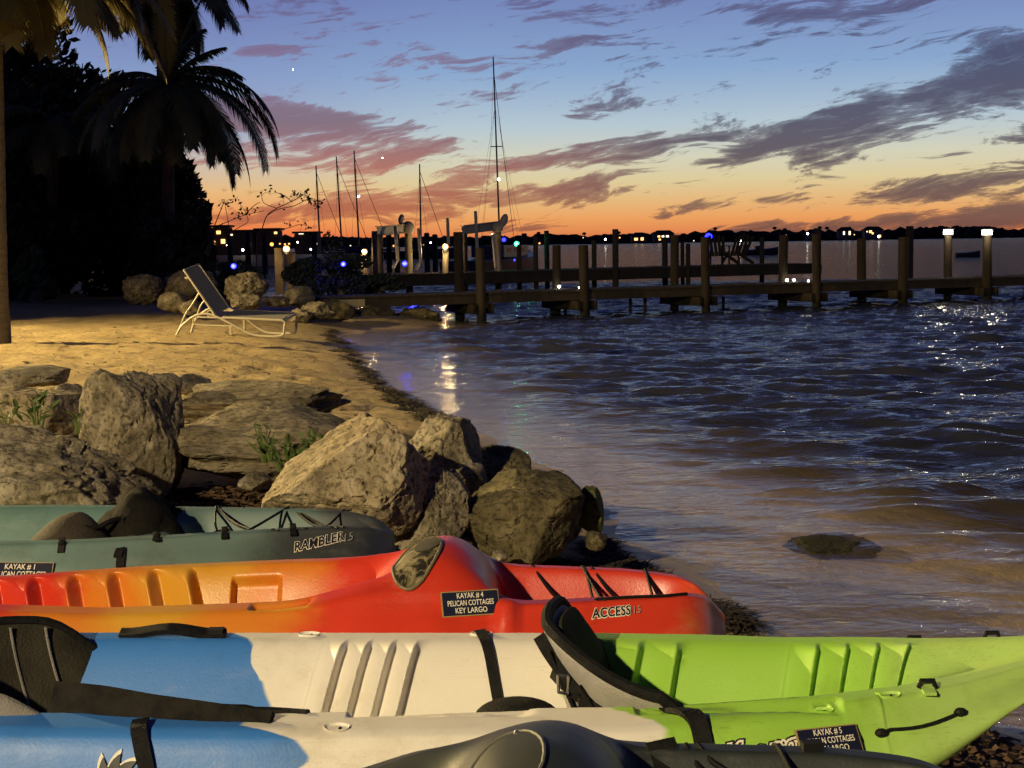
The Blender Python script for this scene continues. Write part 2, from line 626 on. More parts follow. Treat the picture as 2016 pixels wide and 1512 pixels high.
# ================================================================== WATER
def water_mat():
    m = bpy.data.materials.new('water')
    m.use_nodes = True
    nt = m.node_tree
    nt.nodes.clear()
    n = N(nt)
    out = nt.nodes.new('ShaderNodeOutputMaterial')
    at = nt.nodes.new('ShaderNodeAttribute')
    at.attribute_name = 'depth'
    d = at.outputs['Fac']
    v = n.coord('Object')
    turb = n.math('SUBTRACT', 1.0, n.math('POWER', 2.718, n.math('MULTIPLY', d, -3.4)))
    n1 = n.noise(n.mapping(v, (1.0, 1.5, 1.0)), 2.4, 4, 0.6)
    n2 = n.noise(n.mapping(v, (1.0, 1.9, 1.0)), 8.5, 3, 0.6)
    calm = n.sstep(d, 0.0, 0.30)
    nrm = n.bump(n.math('ADD', n.math('MULTIPLY', n1, 0.9), n.math('MULTIPLY', n2, 0.33)), 0.5, 0.07)
    for l in list(nt.links):
        pass
    bn = nrm.node
    yy_ = n.sep(v)[1]
    farf = n.sstep(yy_, 14, 60)
    n.put(bn.inputs['Strength'], n.math('ADD', 0.34, n.math('MULTIPLY', calm, 0.66)))
    n.put(bn.inputs['Distance'], n.math('ADD', 0.07, n.math('MULTIPLY', farf, 0.16)))
    tr = nt.nodes.new('ShaderNodeBsdfTransparent')
    tr.inputs[0].default_value = (0.93, 0.93, 0.88, 1)
    df = nt.nodes.new('ShaderNodeBsdfDiffuse')
    n.put(df.inputs[0], n.ramp(d, [(0.02, (0.38, 0.28, 0.145)), (0.11, (0.10, 0.08, 0.055)), (0.30, (0.023, 0.025, 0.042))]))
    mx = nt.nodes.new('ShaderNodeMixShader')
    n.put(mx.inputs[0], turb)
    nt.links.new(tr.outputs[0], mx.inputs[1])
    nt.links.new(df.outputs[0], mx.inputs[2])
    gl = nt.nodes.new('ShaderNodeBsdfGlossy')
    gl.inputs['Roughness'].default_value = 0.07
    gl.inputs['Color'].default_value = (0.90, 0.90, 0.90, 1)
    nt.links.new(nrm, gl.inputs['Normal'])
    lw = nt.nodes.new('ShaderNodeLayerWeight')
    lw.inputs['Blend'].default_value = 0.5
    nt.links.new(nrm, lw.inputs['Normal'])
    fac = n.math('ADD', 0.02, n.math('MULTIPLY', 0.90, n.math('POWER', lw.outputs['Facing'], 5.0)))
    mo = nt.nodes.new('ShaderNodeMixShader')
    nt.links.new(fac, mo.inputs[0])
    nt.links.new(mx.outputs[0], mo.inputs[1])
    nt.links.new(gl.outputs[0], mo.inputs[2])
    nt.links.new(mo.outputs[0], out.inputs[0])
    return m


wys = [2.0]
while wys[-1] < 52:
    yy = wys[-1]
    wys.append(yy + (0.035 if yy < 11 else 0.035 + 0.0042 * (yy - 11)))
while wys[-1] < 8500:
    wys.append(wys[-1] * 1.12)
wys = np.array(wys)
wc = np.concatenate([np.linspace(-0.9, -0.34, 14)[:-1], np.linspace(-0.34, 0.46, 440), np.linspace(0.46, 0.95, 20)[1:]])
far_scale = np.maximum(1, wys / 60) ** 0.25
Xw = wc[None, :] * ((wys + 4.0) * far_scale)[:, None]
Yw = np.repeat(wys[:, None], len(wc), 1)
sd = -shore_dist(Xw.ravel(), Yw.ravel())
dep = np.maximum(0, -ground_z(Xw.ravel(), Yw.ravel(), False))
dep = np.where(Yw.ravel() > 90, 2.5, dep)
amp = (0.10 + 0.90 * sst(sd, 0.2, 2.2)) * (1 - sst(Yw.ravel(), 46, 60))
eta = np.zeros(Xw.size)
xr, yr = Xw.ravel(), Yw.ravel()
warp = 0.5 * fbm(np.stack([xr * 0.35, yr * 0.35, 0 * xr], 1), 2, 0.5, 71)
for k in range(64):
    lam = 0.24 * (8.0 ** (k / 63.0))
    th = R(-100) + RNG.normal(0, 0.40)
    kx, ky = math.cos(th) * 2 * math.pi / lam, math.sin(th) * 2 * math.pi / lam
    a = 0.0046 * lam ** 0.62
    ph = kx * xr + ky * yr + RNG.uniform(0, 6.28) + warp * (1.6 / max(lam, 0.5)) * 2
    eta += a * (np.sin(ph) + 0.28 * np.sin(2 * ph + 1.4))
gust = 0.72 + 0.55 * fbm(np.stack([xr * 0.22, yr * 0.34, 0 * xr + 2], 1), 3, 0.5, 77)
# low swells that heap up along the shore
sw = np.exp(-((sd - 1.7 - 0.35 * np.sin(yr * 0.8)) / 0.28) ** 2) * 0.030 + np.exp(-((sd - 3.0 - 0.4 * np.sin(yr * 0.6 + 1)) / 0.33) ** 2) * 0.035
sw *= np.clip(0.4 + fbm(np.stack([xr * 0.5, yr * 0.5, 0 * xr], 1), 2, 0.5, 88), 0, 1)
Zw = (eta * amp * gust * 1.35 + sw * (yr < 40)).reshape(Xw.shape)
water = grid_mesh('water', Xw, Yw, Zw, water_mat(), ('depth', dep))
tag(water, 'choppy dark blue bay water reflecting the dusk sky', kind='structure')

# ================================================================== ROCKS
def rock_mat(name, pale, mid_, dark, stain=0.4, seed=0.0, bump=0.8, streak=(1, 1, 1)):
    def b(n, bs):
        v = n.mapping(n.coord('Object'), streak, (seed, seed * 0.7, 0))
        a = n.noise(v, 7, 7, 0.68)
        c = n.ramp(a, [(0.28, dark), (0.46, mid_), (0.66, pale)])
        pit = n.noise(v, 42, 4, 0.65)
        c = n.mix(n.math('MULTIPLY', n.sstep(pit, 0.52, 0.38), 0.75), c, dark)
        st = n.sstep(n.noise(v, 2.6, 4, 0.6), 0.62 - stain * 0.35, 0.78 - stain * 0.3)
        c = n.mix(n.math('MULTIPLY', st, 0.62), c, tuple(0.35 * q for q in mid_))
        n.put(bs.inputs['Base Color'], c)
        bs.inputs['Roughness'].default_value = 0.92
        bs.inputs['Specular IOR Level'].default_value = 0.25
        h = n.math('ADD', n.math('MULTIPLY', n.noise(v, 16, 6, 0.7), 0.8), n.math('MULTIPLY', pit, 0.35))
        n.put(bs.inputs['Normal'], n.bump(h, bump, 0.03))
    return mat(name, b)


lime = rock_mat('pale_limestone', (0.50, 0.42, 0.28), (0.34, 0.27, 0.16), (0.10, 0.08, 0.05), 0.1)
lime_dark = rock_mat('weathered_limestone', (0.40, 0.34, 0.24), (0.21, 0.175, 0.11), (0.05, 0.042, 0.03), 0.45, 3.0)
lime_bed = rock_mat('bedded_limestone', (0.36, 0.30, 0.20), (0.22, 0.18, 0.11), (0.07, 0.056, 0.036), 0.4, 7.0, 0.8, (0.6, 0.8, 2.4))
lime_wet = rock_mat('algae_darkened_rock', (0.21, 0.17, 0.09), (0.105, 0.086, 0.042), (0.034, 0.03, 0.016), 0.5, 5.0, 0.6)
_ico = {}


def ico(n):
    if n not in _ico:
        bm = bmesh.new()
        bmesh.ops.create_icosphere(bm, subdivisions=n, radius=1.0)
        _ico[n] = (np.array([v.co[:] for v in bm.verts]), [tuple(v.index for v in f.verts) for f in bm.faces])
        bm.free()
    return _ico[n]


def rock(label, x0, x1, y0, y1, Y, ry, m, seed, planes=(), rough=0.16, rz=0.0, tilt=0.0, sub=6, bottom=None, group='limestone rocks along the shore', layers=0, pits=0.05, power=2.6, name='rock'):
    """a boulder standing at distance Y whose outline spans the given frame pixels; ry is its half depth"""
    a, b = aty(x0, y1, Y), aty(x1, y0, Y)
    cx, rx = (a.x + b.x) / 2, (b.x - a.x) / 2
    zt, zb = b.z, (a.z if bottom is None else bottom)
    cz, rzz = (zt + zb) / 2, (zt - zb) / 2
    v, f = ico(sub)
    d = v.copy()
    # squarish ball, then flat faces cut on it
    r = (np.abs(d) ** power).sum(1) ** (-1 / power)
    p = d * r[:, None]
    rg = np.random.default_rng(seed)
    pl = list(planes) + [(tuple(rg.normal(0, 1, 3)), rg.uniform(0.72, 0.95)) for _ in range(7)]
    for nn, h in pl:
        nn = np.array(nn, float)
        nn /= np.linalg.norm(nn)
        dn = p @ nn
        over = np.maximum(dn - h, 0)
        p = p - nn[None, :] * (over * 0.93)[:, None]
    off = np.array([seed * 3.7, seed * 1.3, seed * 2.1])
    lo = fbm(p * 1.3 + off, 3, 0.5, seed)
    mi = fbm(p * 3.4 + off, 4, 0.55, seed + 50)
    hi = fbm(p * np.array([10, 10, 10]) + off, 4, 0.6, seed + 90)
    k = 1 + rough * lo + rough * 0.55 * mi
    hh = fbm(p * 24 + off, 3, 0.6, seed + 130)
    k += -pits * np.maximum(0, hi) * 1.3 + pits * 0.5 * np.abs(mi) - pits * 0.55 * np.maximum(0, hh)
    crack = np.abs(fbm(p * 2.1 + off + 40, 2, 0.5, seed + 7))
    k -= 0.075 * np.exp(-(crack / 0.022) ** 2)
    if layers:
        zz = p[:, 2] + 0.10 * fbm(p * 1.5 + off, 2, 0.5, seed + 4)
        k = k + 0.045 * np.sin(zz * layers) * np.clip(1.4 - np.abs(p[:, 2]) * 1.1, 0, 1)
    p = p * k[:, None]
    mx_, mn_ = p.max(0), p.min(0)
    p = (p - (mx_ + mn_) / 2) / ((mx_ - mn_) / 2)
    if tilt:
        c, s_ = math.cos(tilt), math.sin(tilt)
        p = np.stack([p[:, 0] * c + p[:, 2] * s_, p[:, 1], -p[:, 0] * s_ + p[:, 2] * c], 1)
        mx_, mn_ = p.max(0), p.min(0)
        p = (p - (mx_ + mn_) / 2) / ((mx_ - mn_) / 2)
    p = p * np.array([rx, ry, rzz])
    o = mesh_obj(name, p, f, m, None, True, 50)
    o.location = (cx, Y + 0.0, cz)
    o.rotation_euler = (0, 0, rz)
    return tag(o, label, 'rock', group)


gF = 0.20
rock('tall upright rough boulder standing between the two left rock heaps', 166, 352, 722, 985, 6.9, 0.24, lime_dark, 3, [((-0.6, -1, 0.2), 0.80), ((0.5, -1, -0.1), 0.82), ((0, 0, 1), 0.9), ((1, -0.3, 0.5), 0.82)], 0.10, power=3.4, pits=0.06)
rock('wide craggy brown rock at the left edge, right behind the teal kayak', -160, 300, 832, 1060, 5.75, 0.36, lime_dark, 8, [((0, -0.6, 1), 0.78), ((1, -0.3, 0.9), 0.72)], 0.20, pits=0.09, tilt=0.12)
rock('blocky pale rock behind the green weeds at the left edge', -110, 172, 752, 930, 7.9, 0.42, lime, 12, [((0.4, -1, 0.1), 0.72), ((0.2, 0, 1), 0.80), ((1, -0.4, 0.2), 0.82)], 0.10, power=4)
rock('dark thin slab lying on top of the blocky rock at the far left', 4, 128, 722, 762, 8.5, 0.24, lime_dark, 14, [((0, 0, 1), 0.8)], 0.10, power=4, tilt=-0.04, sub=4)
rock('small split rock peeping out left of the upright boulder', 96, 186, 752, 860, 8.2, 0.22, lime_dark, 16, [((0.6, -1, 0.3), 0.7)], 0.14, sub=4, tilt=0.3)
rock('low jagged rocks behind the upright boulder on its right', 284, 356, 735, 800, 8.3, 0.22, lime, 18, [((0, -1, 0.5), 0.75)], 0.16, sub=4)
rock('thin pointed rock lying on the sand right of the upright boulder', 330, 412, 736, 778, 9.2, 0.16, lime_dark, 19, [((0.5, -0.4, 1), 0.6)], 0.14, sub=4, tilt=0.28)
rock('big flat layered slab with weeds growing on its front edge', 338, 716, 792, 965, 7.2, 0.50, lime_bed, 23, [((0, -0.75, 0.8), 0.70), ((0.5, 0, 1), 0.85), ((0, -1, -0.2), 0.82), ((1, -0.3, 0.5), 0.80)], 0.09, layers=16, power=3.6, pits=0.05)
rock('long narrow slab lying behind the big layered slab', 336, 682, 748, 832, 8.5, 0.36, lime_bed, 27, [((0, -0.5, 1), 0.72), ((0, -1, 0), 0.85)], 0.09, layers=12, power=3.2, tilt=-0.05)
rock('low stone lying on the right end of the layered slab', 586, 716, 834, 910, 7.0, 0.22, lime_bed, 29, [((0, -0.4, 1), 0.7)], 0.12, sub=4, power=3)
rock('big pale wedge shaped rock leaning above the teal kayak stern', 532, 850, 818, 1060, 5.55, 0.30, lime, 31, [((-0.57, -0.25, 0.82), 0.38), ((1, -0.3, 0.1), 0.84), ((0.1, -1, 0.35), 0.62)], 0.07, pits=0.07, power=3.6)
rock('pale knobbly rock behind the wedge shaped rock, nearest the water', 800, 948, 816, 960, 6.35, 0.26, lime_dark, 35, [((0.2, -1, 0.2), 0.8), ((1, -0.2, 0.3), 0.8)], 0.12, power=3)
rock('rough boulder squeezed between wedge rock and flat faced boulder', 764, 926, 918, 1090, 5.65, 0.22, lime_dark, 37, [((-0.5, -1, 0.35), 0.74), ((0.5, -0.8, 0.6), 0.74)], 0.13, pits=0.08, power=3)
rock('large dark boulder with one flat face behind the red kayak', 908, 1150, 930, 1098, 5.75, 0.24, lime_wet, 41, [((0.05, -1, 0.12), 0.66), ((-0.7, -0.2, 0.8), 0.74), ((0.1, -0.3, 1), 0.80), ((1, -0.3, -0.2), 0.86)], 0.07, pits=0.04, power=3.6, tilt=0.10)
rock('dark rounded rock behind the flat faced boulder', 908, 1046, 880, 990, 6.7, 0.26, lime_wet, 43, [((0.3, -0.5, 1), 0.7)], 0.10, power=3)
rock('little rubble rock lying under the black gap of the heap', 884, 960, 908, 1000, 6.15, 0.16, lime_dark, 45, [], 0.16, sub=4)
rock('low dark rock sloping to the water behind the flat faced boulder', 1024, 1154, 922, 1065, 6.25, 0.26, lime_wet, 47, [((0.7, -0.4, 0.8), 0.66)], 0.10, power=3, tilt=0.2)
algae = rock_mat('green_algae_rock', (0.12, 0.15, 0.035), (0.09, 0.085, 0.03), (0.035, 0.034, 0.014), 0.3, 9.0, 0.6)
rock('small pointed rock with green algae at the water end of the heap', 1136, 1190, 956, 1052, 6.0, 0.13, algae, 49, [((1, -0.4, 0.5), 0.7)], 0.12, sub=4)
# the far heap by the lounge chair
rock('fist sized rubble stone in the gap between rough and flat faced boulders', 890, 934, 1048, 1094, 5.62, 0.07, lime_dark, 81, [], 0.18, sub=4)
rock('small loose stone on the weedy sand right of the flat faced boulder', 1152, 1196, 1044, 1082, 5.72, 0.08, lime_wet, 83, [], 0.18, sub=4)
rock('pale chip of stone on the sand just behind the red kayak hump', 966, 1000, 1084, 1112, 5.35, 0.06, lime, 85, [], 0.18, sub=4)
rock('small stone wedged below the layered slab above the leaf litter', 470, 534, 930, 968, 6.4, 0.10, lime_dark, 87, [], 0.18, sub=4)
gB = 'rocks heaped behind the lounge chair'
rock('round rock standing alone left of the lounge chair', 243, 322, 538, 602, 25.4, 0.34, lime_dark, 53, [], 0.24, sub=5, group=gB, pits=0.16)
rock('lumpy rock behind the raised backrest of the lounge chair', 318, 424, 530, 600, 25.6, 0.42, lime_dark, 55, [], 0.22, sub=4, group=gB, pits=0.16)
rock('small rock at the foot of the lumpy rock on its left', 312, 372, 574, 618, 24.6, 0.24, lime_dark, 57, [], 0.2, sub=4, group=gB)
rock('small rock hidden behind the lounge chair legs', 352, 398, 588, 622, 24.2, 0.2, lime_dark, 58, [], 0.2, sub=4, group=gB)
rock('big knobbly rock behind the lounge chair seat under the blue light', 440, 528, 534, 600, 25.2, 0.36, lime_dark, 59, [], 0.25, sub=5, group=gB, pits=0.16)
rock('low rock under the big knobbly rock behind the lounge chair', 452, 516, 576, 612, 24.6, 0.26, lime_dark, 61, [], 0.28, sub=5, group=gB)
rock('small flat rock right of the big knobbly rock', 522, 572, 582, 606, 25.4, 0.2, lime_dark, 63, [], 0.24, sub=5, group=gB)
rock('dim brown rock under the landward end of the pier', 556, 620, 562, 604, 26.4, 0.3, lime_dark, 65, [], 0.2, sub=4, group=gB)
rock('slanted rock in front of the pier abutment', 592, 662, 592, 630, 25.0, 0.26, lime_dark, 67, [((-0.5, -0.5, 1), 0.6)], 0.26, sub=5, group=gB)
rock('dark mossy rock right of the slanted rock, beneath the pier', 628, 700, 586, 640, 26.0, 0.32, lime_wet, 69, [], 0.2, sub=4, group=gB)
rock('black rock in the shade beneath the pier', 690, 780, 598, 642, 26.8, 0.4, lime_wet, 71, [], 0.2, sub=4, group=gB)
rock('dark rock where the pier leaves the shore', 766, 872, 606, 642, 27.4, 0.4, lime_wet, 73, [], 0.28, sub=5, group=gB)
rock('brown rock half buried right of the lounge chair foot', 566, 618, 606, 640, 24.6, 0.22, lime_dark, 75, [], 0.28, sub=5, group=gB)

# ================================================================== KAYAKS
def interp(x, tab):
    xs_, ys_ = zip(*tab)
    # smooth (monotone-ish) interpolation: linear table blurred by a small kernel
    dx = np.linspace(-0.03, 0.03, 7)
    return np.mean([np.interp(x + d, xs_, ys_) for d in dx], 0)


T = np.concatenate([np.array([0, .012, .03, .045, .06, .075, .09, .105, .12, .135, .15, .165, .18]), np.linspace(.18, .64, 34)[1:], np.linspace(.64, 1, 14)[1:]])
Q = np.linspace(0, 1, 15)


class Shell:
    """a moulded kayak: hull and deck as one closed skin; local x along the boat, y away from the first camera, z up"""
    def __init__(s, x0, x1, w, zf, zn, zk, dep, rf, rn, wall, hump=None, feat=None, n=420, side=None, dense=(), flare=((-9, .03), (9, .03))):
        x = list(np.linspace(x0, x1, 240)) + list(x1 - 0.15 * np.linspace(0, 1, 60) ** 2) + list(x0 + 0.2 * np.linspace(0, 1, 20) ** 2)
        for a, b in dense:
            x = [q for q in x if q < a or q > b] + list(np.linspace(a, b, int((b - a) / 0.0017)))
        x = np.unique(np.round(np.array(x), 5))
        s.x = x
        W_, ZF, ZN, ZK, D, RF, RN, WL = [interp(x, t) for t in (w, zf, zn, zk, dep, rf, rn, wall)]
        FL = interp(x, flare)
        H = interp(x, hump) if hump else np.zeros_like(x)
        cols_y, cols_z, tn = [], [], []
        for sg, zr, rim in ((-1, ZN, RN), (1, ZF, RF)):
            k = np.minimum(1, 0.86 * W_ / (rim + WL))
            rm, wl = rim * k, WL * k
            yy, zz = [], []
            for t in T:
                if t <= .18:
                    g = rm * t / .18
                elif t <= .64:
                    g = rm + wl * (t - .18) / .46
                else:
                    g = rm + wl + (W_ - rm - wl) * (t - .64) / .36
                zm = (ZF + ZN) / 2
                base = zr + (zm - zr) * (t / 1.0) ** 1.5
                edge = -0.014 * (1 - min(1, t / .06)) ** 2
                u = np.clip((t - .18) / .46, 0, 1)
                q = u * u * (3 - 2 * u)
                arch = H * (1 - np.abs((W_ - g) / np.maximum(W_, 1e-4)) ** 2.6)
                yy.append(sg * (W_ - g))
                zz.append(base + edge - D * k * q + arch)
            cols_y.append(yy)
            cols_z.append(zz)
        Yt = np.array(cols_y[0] + cols_y[1][::-1][1:]).T
        Zt = np.array(cols_z[0] + cols_z[1][::-1][1:]).T
        Tt = np.concatenate([-T, T[::-1][1:]])
        Xt = np.repeat(x[:, None], Yt.shape[1], 1).copy()
        if feat:
            Xt, Yt, Zt = feat(Xt, Yt, Zt, np.repeat(Tt[None, :], len(x), 0), np.repeat(W_[:, None], Yt.shape[1], 1))
        hull = []
        for sg, edge in ((-1, 0), (1, -1)):
            hy, hz = [], []
            ze = Zt[:, edge]
            for q in Q[1:]:
                bul = 1 + 0.05 * math.sin(min(1, q * 1.6) * math.pi)
                prof = (1 - q ** 3.4) ** (1 / 2.0)
                hy.append(sg * (W_ + FL * (1 - (1 - min(1, q / .55)) ** 1.7)) * prof * bul)
                hz.append(ze - (ze - ZK) * (q ** 0.95))
            hull.append((np.array(hy).T, np.array(hz).T))
        near_y, near_z = hull[0][0][:, ::-1], hull[0][1][:, ::-1]      # keel .. rim
        far_y, far_z = hull[1][0][:, :-1], hull[1][1][:, :-1]          # rim .. before keel
        Y = np.concatenate([near_y, Yt, far_y], 1)
        Z = np.concatenate([near_z, Zt, far_z], 1)
        X = np.concatenate([np.repeat(x[:, None], near_y.shape[1], 1), Xt, np.repeat(x[:, None], far_y.shape[1], 1)], 1)
        if side:
            X, Y, Z = side(X, Y, Z, near_y.shape[1])
        nr, nc = X.shape
        s.v = np.stack([X, Y, Z], -1).reshape(-1, 3)
        idx = np.arange(nr * nc).reshape(nr, nc)
        nx = np.roll(idx, -1, 1)
        q = np.stack([idx[:-1], idx[1:], nx[1:], nx[:-1]], -1).reshape(-1, 4)
        s.f = [tuple(int(i) for i in r) for r in q]
        s.f.append(tuple(int(i) for i in idx[0]))
        s.f.append(tuple(int(i) for i in idx[-1][::-1]))
        s.bvh = BVHTree.FromPolygons([Vector(p) for p in s.v], s.f)

    def build(s, m, parent):
        return mesh_obj('hull', s.v, s.f, m, parent, True, 60)

    def side(s, x, z, lift=0.003):
        """point on the near side of the skin at height z"""
        h = s.bvh.ray_cast(Vector((x, -3, z)), Vector((0, 1, 0)))
        if h[0] is None:
            return Vector((x, 0, z)), Vector((0, -1, 0))
        nn = h[1] if h[1].y < 0 else -h[1]
        return h[0] + nn * lift, nn

    def top(s, x, y, lift=0.004):
        h = s.bvh.ray_cast(Vector((x, y, 3)), Vector((0, 0, -1)))
        if h[0] is None:
            return Vector((x, y, 0.3)), Vector((0, 0, 1))
        nn = h[1] if h[1].z > 0 else -h[1]
        return h[0] + nn * lift, nn

    def pix(s, root, px, py):
        """where the sight line through a frame pixel meets the skin (local)"""
        bpy.context.view_layer.update()
        mi = root.matrix_world.inverted()
        h = s.bvh.ray_cast(mi @ CAMP, (mi.to_3x3() @ ray(px, py)).normalized())
        return h[0] if h[0] is not None else Vector((0, 0, 0.3))

    def cast(s, o, d, lift=0.003):
        h = s.bvh.ray_cast(Vector(o), Vector(d).normalized())
        nn = h[1] if h[1].dot(Vector(d)) < 0 else -h[1]
        return h[0] + nn * lift, nn


def text_mesh(body, size, shear=0.0, offset=0.0, spacing=1.0, align='CENTER', bold=0.0, sx=1.0):
    cu = bpy.data.curves.new('lettering', 'FONT')
    cu.body = body
    cu.size = size
    cu.shear = shear
    cu.offset = offset + bold
    cu.space_character = spacing
    cu.align_x = align
    cu.align_y = 'CENTER'
    cu.resolution_u = 3
    cu.fill_mode = 'FRONT'
    o = bpy.data.objects.new('lettering', cu)
    COL.objects.link(o)
    dg = bpy.context.evaluated_depsgraph_get()
    me = bpy.data.meshes.new_from_object(o.evaluated_get(dg))
    bpy.data.objects.remove(o)
    vs = [(v.co.x * sx, v.co.y) for v in me.vertices]
    fs = [tuple(p.vertices) for p in me.polygons]
    return vs, fs


def on_side(shell, vs, fs, x0, z0, ang, name, m, parent, lift, flat=None):
    """lays flat print on the near side of a hull (or on a flat board when 'flat' = (origin, ux, uy, n))"""
    c, sn = math.cos(ang), math.sin(ang)
    y_mid = 0 if flat else shell.side(x0, z0, lift)[0].y
    out = []
    for a, b in vs:
        if flat:
            o, ux, uy, nn = flat
            out.append(o + ux * a + uy * b + nn * lift)
        else:
            x, z = x0 + a * c - b * sn, z0 + a * sn + b * c
            p_ = shell.side(x, z, lift)[0]
            while p_.y > y_mid + 0.11 and z > z0 - 0.2:      # above the rim: keep to the near flank
                z -= 0.004
                p_ = shell.side(x, z, lift)[0]
            out.append(p_)
    return mesh_obj(name, out, fs, m, parent)


print_white = simple('print_white', (0.74, 0.70, 0.58), 0.5)
print_black = simple('print_black', (0.012, 0.012, 0.014), 0.45)
print_grey = simple('print_grey', (0.30, 0.29, 0.27), 0.5)
navy = simple('navy_board', (0.006, 0.008, 0.030), 0.6, spec=0.2)
gold_edge = simple('board_edge', (0.30, 0.22, 0.09), 0.5)


def name_board(shell, root, x0, z0, ang, wdt, hgt, lines):
    """a small engraved sign screwed to the hull side"""
    p, nn = shell.side(x0, z0, 0.006)
    ux = Vector((math.cos(ang), 0, math.sin(ang)))
    ux = (ux - nn * ux.dot(nn)).normalized()
    uy = nn.cross(ux)
    M = Matrix((ux, uy, nn)).transposed()
    b = MB().box(p, (wdt, hgt, 0.006), M).build('name_board', gold_edge, root)
    MB().box(p + nn * 0.0022, (wdt - 0.006, hgt - 0.006, 0.006), M).build('board_face', navy, b)
    n = len(lines)
    ls = hgt * 0.27
    for i, t in enumerate(lines):
        vs, fs = text_mesh(t, ls * 1.12, bold=ls * 0.012)
        wv_ = max(a for a, b in vs) - min(a for a, b in vs)
        lim = wdt * (0.80 if len(t) > 12 else 0.55 if 'LARGO' in t else 0.46)
        vs = [(a * lim / wv_, b) for a, b in vs]
        o = p + uy * ((n - 1) / 2 - i) * ls * 1.08
        on_side(shell, vs, fs, 0, 0, 0, 'board_lettering', print_white, b, 0.0064, (o, ux, uy, nn))
    return b


def ring_pts(shell, x, y, rx, ry, n=16, lift=0.004):
    return [shell.top(x + rx * math.cos(a), y + ry * math.sin(a), lift)[0] for a in [2 * math.pi * k / n for k in range(n)]]


def scupper(shell, root, x, y, rx=0.03, ry=0.014, m=None):
    """a moulded eyelet on the rim with a screw in it"""
    pts = ring_pts(shell, x, y, rx, ry, 14, 0.005)
    c, nn = shell.top(x, y, 0.001)
    inner = [c + (p - c) * 0.72 - nn * 0.006 for p in pts]
    v = pts + inner
    n = len(pts)
    f = [(i, (i + 1) % n, n + (i + 1) % n, n + i) for i in range(n)] + [tuple(range(n, 2 * n))]
    low = [p - nn * 0.02 for p in pts]
    v = v + low
    f += [((i + 1) % n, i, 2 * n + i, 2 * n + (i + 1) % n) for i in range(n)]
    e = mesh_obj('rim_eyelet', v, f, m, root, True, 40)
    MB().ell(c + Vector((0.006, 0, -0.002)), (0.004, 0.004, 0.004), 8, 5).build('screw', black_rubber, e)
    return e


def plastic(name, build_col, rough=0.42, grime=0.25):
    def b(n, bs):
        v = n.coord('Object')
        x, y, z = n.sep(v)
        c = build_col(n, v, x, y, z)
        spots = n.math('MULTIPLY', n.sstep(n.noise(v, 5, 6, 0.72), 0.50, 0.74), grime * 1.5)
        c = n.mix(spots, c, n.mix(1.0, c, (0.60, 0.53, 0.40, 1), 'MULTIPLY'))
        fade = n.sstep(n.noise(n.mapping(v, (1, 2, 3), (4, 0, 0)), 3.3, 5, 0.7), 0.55, 0.75)
        c = n.mix(n.math('MULTIPLY', fade, 0.22), c, n.mix(0.5, c, (0.55, 0.52, 0.46, 1)))
        for rot_, sc_ in (((0, 0.25, 0.1), (3, 30, 46)), ((0, -0.35, -0.2), (2, 40, 60)), ((0, 0.9, 0), (4, 30, 50))):
            scr = n.noise(n.mapping(v, sc_, (0, 0, 0), rot_), 5, 3, 0.6)
            c = n.mix(n.math('MULTIPLY', n.math('MULTIPLY', n.sstep(scr, 0.64, 0.69), n.sstep(n.noise(v, 2.3, 3, 0.6), 0.42, 0.62)), 0.42), c, n.mix(1.0, c, (0.50, 0.45, 0.36, 1), 'MULTIPLY'))
        sandy = n.math('MULTIPLY', n.sstep(n.voronoi(v, 130), 0.16, 0.08), n.sstep(n.noise(v, 4, 3, 0.6), 0.50, 0.66))
        c = n.mix(n.math('MULTIPLY', sandy, 0.55), c, (0.20, 0.15, 0.08, 1))
        n.put(bs.inputs['Base Color'], c)
        bs.inputs['Specular IOR Level'].default_value = 0.5
        n.put(bs.inputs['Roughness'], n.math('ADD', rough - 0.06, n.math('MULTIPLY', n.noise(v, 14, 5, 0.7), 0.2)))
        n.put(bs.inputs['Normal'], n.bump(n.math('ADD', n.noise(v, 160, 3, 0.6), n.math('MULTIPLY', n.noise(v, 9, 3, 0.5), 2.0)), 0.16, 0.003))
    return mat(name, b)


GZ = 0.255

